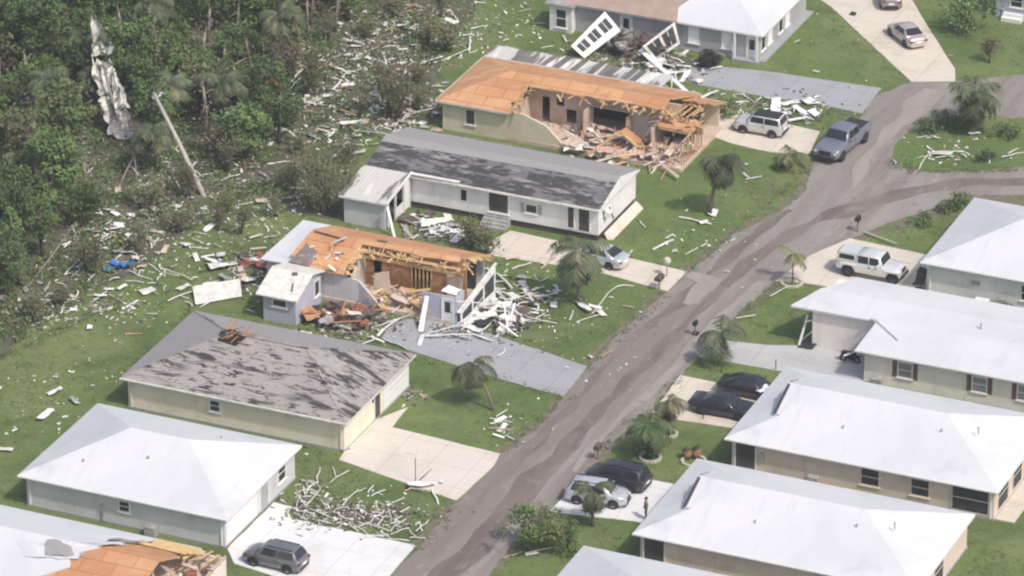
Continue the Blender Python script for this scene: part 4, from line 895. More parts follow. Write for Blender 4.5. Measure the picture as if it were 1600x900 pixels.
        b.face([p for p in rows[0]]+[p+dn for p in reversed(rows[0])])
        b.build(name, M['carglass'], t)
    curved('windscreen', xw, xf, (xw+xf)/2, zf0, zf1, zm, min(wb_,halfw(xw)*.95), wt, 1)
    zr0, zr1 = zb(xq), zb(xr)+(rz-zb(xr))*.95; xm = (xr+xq)/2; zm2 = zb(xm)+(rz-zb(xm))*.5
    if kind != 'offroad': curved('rear_window', xq, xr, xm, zr0, zr1, zm2, min(wb_,halfw(xq)*.95), wt, -1)
    xm0 = L3(xf,xr,.47)
    def sidew(x, f, sg):
        z0 = zb(x); w = L3(wb_,wt,f); return Vector((x, sg*(w+.012), L3(z0,rz,f)))
    for sg in (1,-1):
        lowf, upf = .12, .86
        xa0 = L3(xw,xf,.35); 
        pf = [sidew(xa0-.25,lowf,sg), sidew(xf-.05,upf,sg), sidew(xm0+.05,upf,sg), sidew(xm0+.05,lowf,sg)]
        xe_t = L3(xr,xq,.05)+.1; xe_b = L3(xr,xq,.45)+.12
        pr = [sidew(xm0-.05,lowf,sg), sidew(xm0-.05,upf,sg), sidew(xe_t,upf,sg), sidew(xe_b,lowf,sg)]
        if kind == 'coupe': pr = [sidew(xm0-.05,lowf,sg), sidew(xm0-.05,upf*.97,sg), sidew(xr+.35,upf*.9,sg), sidew(xr+.05,lowf,sg)]
        for q in (pf, pr):
            b = MB(); n = Vector((0,sg,0)); b.hexa([p-n*.05 for p in q]+[p+n*.012 for p in q]); b.build('side_window', M['carglass'], t)
        if kind in ('suv','van','boxy'):
            pass
    # wheels
    for xx in (wb/2+(.1 if kind in ('pickup',) else 0), -wb/2):
        for sg in (1,-1):
            a = MB(); rr = wr*1.20; pts = [(xx+rr*math.cos(k*math.pi/12), wr+rr*math.sin(k*math.pi/12)) for k in range(13)]
            pts = [(xx+rr,gc+.02)]+pts+[(xx-rr,gc+.02)]
            y0, y1 = sg*hw*.90, sg*(hw*1.0+.012)
            n = len(pts); a.face([(x,y1,max(z,gc)) for x,z in pts]); 
            for i in range(n): j=(i+1)%n; a.face([(pts[i][0],y1,max(pts[i][1],gc)),(pts[i][0],y0,max(pts[i][1],gc)),(pts[j][0],y0,max(pts[j][1],gc)),(pts[j][0],y1,max(pts[j][1],gc))])
            a.build('wheel_arch', M['plastic'], t)
            w = MB(); tw = .24 if kind not in ('pickup','offroad') else .30; yo = sg*(hw+.025); yi = yo-sg*tw; prof = [(yi,wr*.80),(yi,wr*.96),(yi+sg*.04,wr),(yo-sg*.04,wr),(yo,wr*.95),(yo,wr*.68)]
            k0 = len(w.v); nn = 20
            for y, r in prof: w.v.extend(Vector((xx+r*math.cos(2*math.pi*k/nn),y,wr+r*math.sin(2*math.pi*k/nn))) for k in range(nn))
            for i in range(len(prof)-1):
                for k in range(nn): w.f.append((k0+i*nn+k,k0+i*nn+(k+1)%nn,k0+(i+1)*nn+(k+1)%nn,k0+(i+1)*nn+k)); w.mi.append(0); w.sm.append(True)
            wo = w.build('wheel', M['rubber'], t)
            r = MB(); yr = yo-sg*.015; 
            r.face([(xx+wr*.70*math.cos(2*math.pi*k/nn),yr-sg*.03,wr+wr*.70*math.sin(2*math.pi*k/nn)) for k in range(nn)],0)
            for k in range(5):
                a0 = 2*math.pi*k/5; r.bar((xx+.05*math.cos(a0),yr-sg*.015,wr+.05*math.sin(a0)),(xx+wr*.68*math.cos(a0),yr-sg*.02,wr+wr*.68*math.sin(a0)),.09,.03,math.pi/2)
            r.tube([(xx,yr-sg*.04,wr),(xx,yr,wr)],.07,10); r.build('rim', [M[rim],M['rim_d']], wo)
    # lamps, bumpers, grille, plate, mirrors
    xf_ = xb; zt = interp(top, xf_-.12); wf = halfw(xf_-.06)
    for sg in (1,-1):
        h = MB(); 
        if kind == 'offroad': h.tube([(xb-.08,sg*.55,.98),(xb+.03,sg*.55,.98)],.11,14)
        else: h.obox((xb-.20,sg*wf*.80,zt-.12-.03),(.34,.30,.13),(0,.25,-sg*.45))
        h.build('headlight', M['head'], t)
        h = MB(); zt2 = interp(top, xa+.05); h.obox((xa+.05,sg*halfw(xa+.05)*.80,zt2-.16),(.16,.30 if not blunt else .14,.16 if not blunt else .34),(0,0,sg*.25)); h.build('tail_light', M['tail'], t)
        h = MB(); h.obox((xw-.35,sg*(hw+.10),zb(xw)+.14),(.13,.22,.14),(0,0,sg*.25)); h.build('mirror', pm, t)
    h = MB(); h.obox((xb-.03,0,zt-.20 if kind!='offroad' else .95),(.10,wf*1.0 if kind!='offroad' else .75,.16 if kind not in('pickup','offroad') else .3)); h.build('grille', M['plastic'], t)
    h = MB(); h.box(xb-.14,xb+.05 if not blunt else xb+.14,-wf*.82,wf*.82,gc+.04,gc+.22); h.build('front_bumper', M['plastic'], t)
    h = MB(); h.box(xa-.03 if not blunt else xa-.10,xa+.15,-wf*.84,wf*.84,gc+.08,gc+.26); h.build('rear_bumper', M['plastic'] if not kind=='sedan' else pm, t)
    h = MB(); h.box(xa-.05,xa+.06,-.26,.26,.62 if kind!='coupe' else .5,.74 if kind!='coupe' else .62); h.build('number_plate', M['paper'], t)
    for sg in (1,-1):
        h = MB(); h.bar((xm0,sg*(hw*.985),gc+.35),(xm0,sg*(hw*.985),zb(xm0)-.02),.03,.02); h.box(xm0+.02,xm0+.2,sg*hw*.985-.02,sg*hw*.985+.02,zb(xm0)-.18,zb(xm0)-.13); h.build('door_handle', M['plastic'], t)
    if kind in ('suv','boxy','van'):
        for sg in (1,-1):
            h = MB(); h.bar((xf-.2,sg*wt*.86,rz+.05),(xr+.1,sg*wt*.86,rz+.05),.04,.05); h.build('roof_rail', M['plastic'], t)
    if kind == 'pickup':
        h = MB(); h.box(xa+.10,xq-.12,-hw*.80,hw*.80,1.25,1.315); h.build('bed_cover', M['plastic'], t)
        for sg in (1,-1): h = MB(); h.box(xa+.05,xq-.06,sg*hw*.82 if sg>0 else -hw*.93,hw*.93 if sg>0 else -hw*.82,1.24,1.345); h.build('bed_rail', pm, t)
    if kind == 'offroad':
        h = MB(); a0, a1 = -2.68, -1.16
        h.hexa([(a0,-hw*.95,1.18),(a1,-hw*.95,1.18),(a1,hw*.95,1.18),(a0,hw*.95,1.18),(a0+.12,-hw*.82,1.87),(a1,-hw*.82,1.90),(a1,hw*.82,1.90),(a0+.12,hw*.82,1.87)]); tp = h.build('topper', pm, t)
        for sg in (1,-1):
            q = MB(); pp = lambda x,f: Vector((x, sg*(L3(hw*.95,hw*.82,f)+.012), L3(1.18,1.88,f))); pts = [pp(a0+.2,.30),pp(a1-.12,.30),pp(a1-.15,.78),pp(a0+.25,.78)]; n = Vector((0,sg,0)); q.hexa([p-n*.04 for p in pts]+[p+n*.01 for p in pts]); q.build('window', M['carglass'], tp)
            q = MB(); q.box(wb/2-.62,wb/2+.58,sg*hw-.02 if sg>0 else -hw-.12,hw+.12 if sg>0 else -hw+.02,.98,1.07); q.box(-wb/2-.6,-wb/2+.6,sg*hw-.02 if sg>0 else -hw-.12,hw+.12 if sg>0 else -hw+.02,1.0,1.08); q.build('fender', pm, t)
        q = MB(); q.box(.98,1.9,-.35,.35,1.20,1.255); q.build('bonnet_bulge', pm, t)
        q = MB(); q.box(a0-.02,a0+.05,-.6,.6,1.3,1.75); q.build('rear_window', M['carglass'], tp)
    t.location = loc; t.rotation_euler = (0,0,R(head)); return t
DZ = .055
car('parked_car','grey compact crossover parked on the bright white driveway at the bottom','suv',P(431,882,.05)+Vector((0,0,0)),178,(.20,.195,.215),'car')
car('parked_car','silver crossover nosed towards the tan house beside the black minivan','suv',P(934,783,.05),8,(.62,.62,.66),'car')
car('parked_car','black minivan-like car beside the silver crossover','van',P(965,756,.05),178,(.045,.045,.055),'car',rim='rim_d')
car('parked_car','charcoal two-door car, the nearer one of the two black cars at the tan house','coupe',P(1131,645,.05),2,(.04,.042,.048),'car',rim='rim_d')
pc = car('parked_car','black sedan with a white sheet lying on its bonnet','sedan',P(1172,616,.05),0,(.035,.03,.035),'car',rim='rim_d')
car('parked_truck','white off-road pickup with canopy on the cream driveway','offroad',P(1366,431,.05),-1,(.82,.82,.82),'pickup truck',rim='rim_d').scale = (1.07,)*3
car('parked_car','silver sedan half hidden by the shaggy palm','sedan',P(938,409,.05),170,(.60,.62,.64),'car')
car('parked_car','silver boxy SUV with dark roof near the orange-roofed house','boxy',P(1189,206,.05),180,(.66,.66,.67),'car',roofcol='plastic')
car('pickup_truck','grey pickup with black bed cover standing on the muddy road','pickup',P(1316,233,.02),264,(.24,.25,.30),'pickup truck',rim='rim_d').scale = (1.12,)*3
car('parked_car','champagne sedan with rear window to the road on the top driveway','sedan',P(1416,62,.05),137,(.58,.50,.47),'car')
car('parked_car','brownish car cut off by the top edge of the view','suv',P(1391,2,.05),112,(.30,.25,.25),'car')
# sheet on the bonnet of the black sedan
b = MB(); q = P(1197,607,1.0); b.sheet((q.x-.6,q.y-.65,1.0),(q.x+.55,q.y-.6,.97),(q.x+.5,q.y+.5,.98),(q.x-.6,q.y+.55,1.02),6,5,.12,.02,3,ragged=.12)
tag(b.build('paper_sheet', M['paper']), 'crumpled white sheet on the black sedan bonnet', 'sheet')
#PART5
# ------------------------------------------------------------------ plants
def leafquad(b, p, sz, rnd, mi=0, up=.3):
    n = Vector((rnd.gauss(0,1), rnd.gauss(0,1), rnd.gauss(up,1))).normalized()
    a = n.cross(Vector((rnd.gauss(0,1),rnd.gauss(0,1),rnd.gauss(0,1)))).normalized()*sz; c = n.cross(a).normalized()*sz*rnd.uniform(.4,.8)
    p = Vector(p); k = len(b.v); b.v.extend((p-a, p-c*.7, p+a, p+c)); b.f.append((k,k+1,k+2,k+3)); b.mi.append(mi); b.sm.append(False)
def clumps(b, cs, rnd, per, sz, mis=(0,)):
    for c, r in cs:
        mi = rnd.choice(mis)
        for _ in range(int(per*r*r)):
            d = Vector((rnd.gauss(0,1),rnd.gauss(0,1),rnd.gauss(0,1))).normalized()*r*(rnd.random()**.45); d.z *= .75
            leafquad(b, Vector(c)+d, sz*rnd.uniform(.6,1.3), rnd, mi, .5)
def leafy_tree(root, h, cr, seed, lm, trunk='bark', per=70, sz=.17, ncl=26, low=.3, shape=1.0, mis=(0,1)):
    """trunk with limbs, crown of leaf clumps round the limb ends"""
    rnd = random.Random(seed); t = MB(); c = []
    lean = Vector((rnd.uniform(-.08,.08)*h, rnd.uniform(-.08,.08)*h, 0))
    pts = [Vector((0,0,-.1)), Vector((0,0,h*.25))+lean*.2, Vector((0,0,h*.55))+lean*.6, Vector((0,0,h*.85))+lean]
    r0 = h*.022+.05; t.tube(pts, [r0*1.3,r0,r0*.7,r0*.3], 7)
    for k in range(ncl):
        f = rnd.uniform(low, .95); a = rnd.uniform(0, 2*math.pi); rad = cr*(math.sin(math.pi*min(1,max(.08,(f-low)/(1.02-low))**shape))**.6)*rnd.uniform(.35,1)
        base = Vector((0,0,h*(f-.12)))+lean*f; end = Vector((math.cos(a)*rad, math.sin(a)*rad, h*f))+lean*f
        if k%2 == 0: t.tube([base, base.lerp(end,.6)+Vector((0,0,.1*h*.3)), end],[r0*.35,r0*.22,r0*.1],5)
        c.append((end, rnd.uniform(.20,.42)*cr+.12))
    t.build('trunk', M[trunk], root)
    b = MB(); clumps(b, c, rnd, per, sz, mis); b.build('crown', lm, root)
def palm(root, h, fr, n, seed, lm, lean=(0,0), droop=1.0, trunk_r=.14, dead=0, skirt=0):
    rnd = random.Random(seed); t = MB(); top = Vector((lean[0],lean[1],h))
    t.tube([(0,0,-.1),Vector((lean[0]*.25,lean[1]*.25,h*.35)),Vector((lean[0]*.65,lean[1]*.65,h*.75)),top],[trunk_r*1.25,trunk_r,trunk_r*.9,trunk_r*.8],8)
    t.build('trunk', M['palm_bark'], root)
    b = MB()
    for k in range(n):
        a = k*2.399+rnd.uniform(-.2,.2); el = rnd.uniform(-.35,1.1) if k >= skirt else rnd.uniform(-1.3,-.6)
        L = fr*rnd.uniform(.8,1.1); d = Vector((math.cos(a),math.sin(a),0)); pts = []; p = top.copy(); e = el
        for i in range(9):
            pts.append(p.copy()); p = p + (d*math.cos(e)+Vector((0,0,math.sin(e))))*L/8; e -= droop*.26
        side = d.cross(Vector((0,0,1))); mi = 1 if k >= n-dead else 0
        for i in range(8):
            q, r = pts[i], pts[i+1]; b.bar(q, r, .05, .03, 0, mi)
            if i == 0: continue
            wl = fr*.34*math.sin(math.pi*(i+.6)/9.2)
            for s in (1,-1):
                for f in (.0,.33,.66):
                    o = q.lerp(r, f); tip = o + side*s*wl*rnd.uniform(.8,1.1) + (r-q)*.9 - Vector((0,0,wl*rnd.uniform(.35,.9)))
                    w2 = (r-q)*.20; kk = len(b.v); b.v.extend((o-w2, o+w2, tip+w2*.3, tip-w2*.3)); b.f.append((kk,kk+1,kk+2,kk+3)); b.mi.append(mi); b.sm.append(False)
    b.build('crown', [lm, M['palm_leaf_y']], root)
def dead_shrub(root, h, spread, n, seed, leafy=.0):
    rnd = random.Random(seed); t = MB(); ends = []
    for k in range(n):
        a = rnd.uniform(0,2*math.pi); s = spread*rnd.uniform(.2,1); hh = h*rnd.uniform(.5,1)
        p0 = Vector((rnd.uniform(-.3,.3)*spread*.5,rnd.uniform(-.3,.3)*spread*.5,-.05)); p1 = p0+Vector((math.cos(a)*s*.3,math.sin(a)*s*.3,hh*.55)); p2 = Vector((math.cos(a)*s,math.sin(a)*s,hh))
        r = rnd.uniform(.03,.075); t.tube([p0,p1,p2],[r,r*.7,r*.25],4); ends += [p1.lerp(p2,.5),p2]
        for j in range(4):
            q = p1.lerp(p2, rnd.random()); e = q+Vector((rnd.uniform(-.5,.5)*spread*.6,rnd.uniform(-.5,.5)*spread*.6,rnd.uniform(-.05,.25)*h)); t.tube([q,q.lerp(e,.5)+Vector((0,0,.1)),e],[r*.5,r*.3,r*.15],4); ends.append(e)
    t.build('trunk', M['twig'], root)
    b = MB()
    for e in ends:
        for _ in range(int(4+leafy*26)): leafquad(b, e+Vector((rnd.gauss(0,.28),rnd.gauss(0,.28),rnd.gauss(0,.28))), rnd.uniform(.06,.16), rnd, rnd.choice((0,1,1)))
    b.build('crown', [M['leaf_b'],M['leaf_y']], root)
def place(fn, name, label, cat, loc, rot=0, scale=1, group=None):
    t = thing(name, label, cat, (0,0,0), group); fn(t); t.location = loc; t.rotation_euler = (0,0,rot); t.scale = (scale,)*3; return t
PL = M['palm_leaf']; PY = M['palm_leaf_y']; G2 = [M['leaf'],M['leaf_d']]; D2 = [M['leaf_d'],M['leaf']]; Y2 = [M['leaf_y'],M['leaf']]
place(lambda t: palm(t, 4.6, 2.9, 24, 1, PL, (-.15,.1), .80, .15, 2, 9), 'palm_tree', 'shaggy drooping palm in front of the silver sedan', 'palm', P(904,476))
place(lambda t: palm(t, 3.4, 2.15, 17, 2, PL, (-1.9,.4), .85, .11, 2, 7), 'palm_tree', 'leaning palm on the lawn by the cream house driveway', 'palm', P(772,642))
place(lambda t: palm(t, 2.6, 2.6, 9, 3, PL, (.05,0), .95, .09, 0, 2), 'palm_tree', 'thin drooping palm beside the pale grey driveway', 'palm', P(1126,568))
place(lambda t: palm(t, 2.6, 2.1, 30, 4, D2[0], (-.1,.1), .85, .13, 0, 14), 'palm_tree', 'dense dark green palm in a stone ring near the road', 'palm', P(1016,716))
place(lambda t: palm(t, 2.7, 1.6, 22, 5, PY, (0,.05), .95, .12, 4, 10), 'palm_tree', 'yellowed palm in a stone ring beside the charcoal car', 'palm', P(1045,679))
place(lambda t: palm(t, 2.9, 1.9, 18, 6, PL, (-.1,.0), .9, .13, 0, 8), 'palm_tree', 'dark palm standing in front of the silver crossover', 'palm', P(926,822))
place(lambda t: palm(t, 2.4, 1.6, 7, 7, M['leaf_y'], (0,.1), .7, .05, 0, 0), 'palm_tree', 'small sparse palm at the corner of the white pickup driveway', 'palm', P(1238,442))
place(lambda t: palm(t, 3.5, 2.7, 46, 8, PL, (0,.1), .75, .17, 0, 20), 'palm_tree', 'full round-crowned palm on the island by the road bend', 'palm', P(1520,208))
place(lambda t: palm(t, 1.1, 2.1, 18, 10, M['leaf_y'], (0,.1), .8, .10, 3, 4), 'palm_tree', 'low bushy palm at the corner by the grey pickup', 'palm', P(1236,262))
place(lambda t: leafy_tree(t, 1.9, 1.0, 21, [M['leaf_b'],M['leaf_b']], per=120, sz=.13, ncl=16, low=.45), 'small_tree', 'small brown-leaved tree on the upper right lawn', 'tree', P(1546,98))
place(lambda t: palm(t, 4.9, 2.35, 32, 9, PL, (.9,.2), .95, .16, 0, 16), 'palm_tree', 'tall full drooping palm on the lawn right of the shingled house', 'palm', P(1108,336))
place(lambda t: leafy_tree(t, 3.1, 2.2, 23, [M['leaf'],M['leaf_y']], per=130, sz=.14, ncl=26, low=.25), 'leafy_tree', 'bright green leafy tree at the road edge near the bottom', 'tree', P(826,862))
place(lambda t: leafy_tree(t, 2.5, .95, 24, D2, per=300, sz=.09, ncl=30, low=.08, shape=.6), 'columnar_shrub', 'narrow columnar dark shrub right of the leafy road edge tree', 'shrub', P(887,866))
place(lambda t: leafy_tree(t, 1.5, 1.1, 25, Y2, per=160, sz=.12, ncl=18, low=.2), 'round_shrub', 'round green shrub at the head of the silver boxy SUV driveway', 'shrub', P(1134,184))
place(lambda t: leafy_tree(t, 1.3, 1.15, 26, [M['hedge'],M['hedge']], per=420, sz=.08, ncl=30, low=.1, shape=.8), 'hedge_bush', 'dark clipped round bush against the blue-grey house wall', 'bush', P(1104,103))
place(lambda t: leafy_tree(t, 3.6, 2.5, 27, G2, per=50, sz=.17, ncl=30, low=.2), 'leafy_tree', 'loose green tree on the top right lawn beside the champagne sedan', 'tree', P(1512,52))
place(lambda t: leafy_tree(t, 1.0, 1.2, 28, Y2, per=150, sz=.11, ncl=14, low=.15), 'low_shrub', 'low shrub left of the white roof beyond the cream driveway', 'shrub', P(1440,352))
place(lambda t: dead_shrub(t, 5.2, 3.0, 34, 31, .3), 'dead_tree', 'large brown storm-stripped shrub left of the lean-to porch', 'dead tree', P(508,332))
place(lambda t: dead_shrub(t, 4.6, 2.2, 20, 32, .5), 'dead_tree', 'brown broken tree left of the khaki orange-roofed house', 'dead tree', P(622,186))
place(lambda t: dead_shrub(t, 2.4, 1.3, 16, 33, .2), 'dead_tree', 'bare grey shrub before the white house steps', 'dead tree', P(738,388))
place(lambda t: dead_shrub(t, 2.0, 1.1, 14, 34, .2), 'dead_tree', 'bare shrub behind the slanted porch window wall', 'dead tree', P(762,398))
place(lambda t: dead_shrub(t, 2.6, 1.8, 18, 35, .4), 'dead_tree', 'stripped shrub at the upper edge of the debris field', 'dead tree', P(700,80))
place(lambda t: dead_shrub(t, 3.4, 2.4, 22, 36, .3), 'dead_tree', 'stripped shrub beside the woods behind the small orange scrap', 'dead tree', P(452,120))
# woods: six kinds, copied
protos = []
for k, (h, cr, lm, per, ncl, low, mis) in enumerate(((7.5,2.6,G2,60,34,.25,(0,1)),(9,2.4,D2,60,40,.25,(0,1)),(6.2,2.8,Y2,50,30,.2,(0,1)),(8.2,2.2,D2,38,26,.3,(0,1)),(5,2.4,G2,70,26,.15,(0,0,1)),(7,1.9,[M['leaf_y'],M['leaf_b']],26,26,.3,(0,1)))):
    t = protothing('woodland_tree'); leafy_tree(t, h, cr, 50+k, lm, per=per*1.5, sz=.21, ncl=ncl, low=low, mis=mis); protos.append(t)
pp = protothing('woodland_palm'); palm(pp, 5.4, 2.8, 34, 60, PL, (.3,.2), .75, .17, 4, 10); protos.append(pp)
sn = protothing('broken_tree'); 
rnd = random.Random(7); tb = MB(); tb.tube([(0,0,-.1),(.1,.05,2.5),(.3,.1,5.2)],[.2,.16,.12],7); tb.bar((.3,.1,5.1),(.45,.2,5.9),.09,.05); tb.bar((.25,.1,5.1),(.2,-.1,5.6),.08,.05)
for k in range(7):
    a = rnd.uniform(0,6.28); z = rnd.uniform(1.5,5); tb.tube([(.2*z/5,.05,z),(math.cos(a)*.8,math.sin(a)*.8,z+.2),(math.cos(a)*1.7,math.sin(a)*1.7,z-.3)],[.07,.05,.02],4)
tb.build('trunk', M['twig'], sn); tb = MB()
for _ in range(90): leafquad(tb,(rnd.gauss(.1,.7),rnd.gauss(0,.7),rnd.uniform(1,5)),rnd.uniform(.08,.2),rnd)
tb.build('crown', M['leaf_b'], sn); protos.append(sn)
reg(None)
LAB = ['bushy mid green tree in the storm-battered woods','tall dark green tree in the storm-battered woods','olive green broad tree in the storm-battered woods','thin dark tree with gaps in its crown in the woods','low dense green tree in the storm-battered woods','ragged browning tree in the storm-battered woods','cabbage palm among the trees of the woods','snapped bare trunk among the trees of the woods']
CAT = ['tree']*6+['palm','broken tree']
WOODS = [(-60,-120),(690,-120),(610,-20),(540,40),(460,95),(425,165),(440,232),(390,262),(318,258),(235,272),(165,325),(95,395),(45,458),(-60,530),(-260,530)]
wpx = [tuple(P(a,b)[:2]) for a,b in WOODS]
used = [0]*len(protos); pts = []; tries = 0
x0 = min(p[0] for p in wpx); x1 = max(p[0] for p in wpx); y0 = min(p[1] for p in wpx); y1 = max(p[1] for p in wpx)
rnd = random.Random(21)
KEEP = [(P(290,258),2.4),(P(305,300),2.4),(P(322,340),2.4),(P(270,215),2.0),(P(430,165),2.6),(P(175,215),3.6),(P(185,262),3.0),(P(192,300),2.4),(P(165,300),2.0),(P(285,230),2.2),(P(318,305),2.0),(P(180,365),3.0),(P(430,135),2.5)]
while len(pts) < 225 and tries < 30000:
    tries += 1; x, y = rnd.uniform(x0,x1), rnd.uniform(y0,y1)
    if not inpoly(x,y,wpx): continue
    if any((x-q.x)**2+(y-q.y)**2 < r*r for q, r in KEEP): continue
    if all((x-a)**2+(y-b)**2 > 2.25**2 for a, b in pts): pts.append((x,y))
for x, y in pts:
    k = rnd.choices(range(len(protos)), (3,4,3,5,3,6,5,9))[0]
    if used[k] == 0: o = protos[k]
    else: o = copy_tree(protos[k])
    used[k] += 1; tag(o, LAB[k], CAT[k], 'trees of the storm-battered woods: '+LAB[k].split(' in ')[0].split(' among ')[0])
    o.location = (x,y,0); o.rotation_euler = (rnd.uniform(-.12,.12),rnd.uniform(-.12,.12),rnd.uniform(0,6.28)); s = rnd.uniform(.62,.98); o.scale = (s*rnd.uniform(.9,1.15),s,s*rnd.uniform(.75,1.0))
for k, p in enumerate(protos):
    if not used[k]:
        for o in CH.get(p.name,()): bpy.data.objects.remove(o)
        bpy.data.objects.remove(p)
dk = []
for k, (h_, sp, n_, lf) in enumerate(((3.6,1.6,16,.5),(2.6,1.9,18,.35),(4.6,1.3,11,.25))):
    t = protothing('dead_tree'); dead_shrub(t, h_, sp, n_, 80+k, lf); dk.append(t)
reg(None); rnd = random.Random(44); usedk = [0]*3
DL = ['brown stripped bush in the debris field beside the woods','low tangle of bare branches in the debris field beside the woods','thin bare tree in the debris field beside the woods']
for k_, (cx, cy) in enumerate(((355,330),(390,215),(430,340),(470,235),(545,250),(560,180),(590,150),(650,130),(520,60),(575,60),(610,30),(665,70),(335,355),(280,360),(215,395),(150,425),(95,470),(420,190),(480,150),(450,290),(380,365),(300,310),(240,330),(350,270),(660,175),(500,20),(690,25),(60,500),(445,200),(330,180))):
    k = k_%3; o = dk[k] if usedk[k] == 0 else copy_tree(dk[k]); usedk[k] += 1
    tag(o, DL[k], 'dead tree', DL[k]); o.location = P(cx+rnd.uniform(-8,8),cy+rnd.uniform(-6,6)); o.rotation_euler = (rnd.uniform(-.2,.2),rnd.uniform(-.2,.2),rnd.uniform(0,6.28)); q_ = rnd.uniform(.55,1.05); o.scale = (q_,q_,q_*rnd.uniform(.8,1.1))
for x_, y_, h_, c_, sd_, lab_ in ((1450,208,1.1,1.0,91,'low green shrub at the near end of the road bend island'),(1480,196,1.5,1.1,92,'taller shrub left of the round-crowned island palm'),(1570,212,1.2,1.3,93,'spreading shrub right of the round-crowned island palm'),(1500,322,.9,1.2,94,'dark low shrub at the back corner of the right white hip roof'),(1480,330,.7,1.0,95,'small dark shrub left of the right white hip roof'),(1540,250,.6,.9,96,'flat green shrub on the front edge of the road bend island')):
    place(lambda t: leafy_tree(t, h_, c_, sd_, D2 if sd_%2 else G2, per=150, sz=.11, ncl=18, low=.12), 'low_shrub', lab_, 'shrub', P(x_,y_))
# undergrowth over the wood floor and its edge
b = MB(); rnd = random.Random(33); fpx = [(a,c) for a, c in [tuple(P(a,c)[:2]) for a, c in ((-60,-60),(700,-60),(690,70),(640,170),(560,215),(545,290),(520,340),(400,310),(320,340),(255,400),(130,460),(0,560),(-80,560))]]
fx0 = min(p[0] for p in fpx); fx1 = max(p[0] for p in fpx); fy0 = min(p[1] for p in fpx); fy1 = max(p[1] for p in fpx)
c = 0
while c < 2600:
    x, y = rnd.uniform(fx0,fx1), rnd.uniform(fy0,fy1)
    if not inpoly(x,y,fpx): continue
    dn = noise.noise(Vector((x*.22,y*.22,3)))
    if dn < -.12: continue
    c += 1; r = rnd.uniform(.25,.6); mi = rnd.choice((0,0,1,1,2,3))
    for _ in range(16): leafquad(b,(x+rnd.gauss(0,r),y+rnd.gauss(0,r),abs(rnd.gauss(.1,.35))),rnd.uniform(.08,.2),rnd,mi,.8)
o = b.build('undergrowth', [M['leaf'],M['leaf_d'],M['leaf_y'],M['leaf_b']]); o['kind'] = 'stuff'
# grass tufts and weeds along lawn edges
b = MB(); rnd = random.Random(34)
for a0, a1, n in (((1075,428),(1268,262),90),((920,578),(1040,460),60),((786,712),(876,624),50),((945,704),(1060,592),60),((1100,556),(1208,446),60),((655,862),(712,790),30),((0,560),(190,470),120),((185,600),(300,485),60),((640,560),(900,625),60),((1430,476),(1600,500),60),((1395,255),(1440,268),40),((1440,268),(1600,266),60),((440,720),(650,845),60)):
    A = P(*a0); B = P(*a1)
    for _ in range(n):
        p = A.lerp(B, rnd.random())+Vector((rnd.gauss(0,.35),rnd.gauss(0,.35),0)); mi = rnd.choice((0,0,1,2))
        for _ in range(9): leafquad(b,(p.x+rnd.gauss(0,.16),p.y+rnd.gauss(0,.16),abs(rnd.gauss(0,.10))),rnd.uniform(.04,.1),rnd,mi,.8)
rects = [(-18.5,-47,-1,-34.5),(-18.6,-30.5,.2,-18),(25.4,-37.5,47,-25),(26,-21.6,47,-9),(23,-53,44,-40),(29.3,11.5,50,25),(23,-4.7,47,6.3),(-16.4,48.3,2.4,62),(-17.5,10,3.4,18.6),(-18,24.8,4.4,38.4),(-18,-8.3,-1,0),(-24,-64,1.3,-51)]
rp = [(x,y) for x,y in [tuple(p[:2]) for p in ROAD]]; dp = [px(*pl) for pl,_,_ in DRV]; c = 0
while c < 5200:
    p = P(rnd.uniform(-10,1610), rnd.uniform(-5,905)); x, y = p.x, p.y
    if noise.noise(Vector((x*.13,y*.13,8)))+.35*noise.noise(Vector((x*.6,y*.6,2))) < -.02: continue
    if any(a<=x<=c2 and b1<=y<=d for a,b1,c2,d in rects) or inpoly(x,y,rp) or any(inpoly(x,y,q_) for q_ in dp) or inpoly(x,y,FOREST): continue
    c += 1; mi = rnd.choice((0,0,0,1,1,2)); r = rnd.uniform(.06,.2)
    for _ in range(7): leafquad(b,(x+rnd.gauss(0,r),y+rnd.gauss(0,r),abs(rnd.gauss(.01,.04))),rnd.uniform(.03,.085),rnd,mi,1.2)
o = b.build('weeds', [M['leaf'],M['leaf_y'],M['leaf_b']]); o['kind'] = 'stuff'
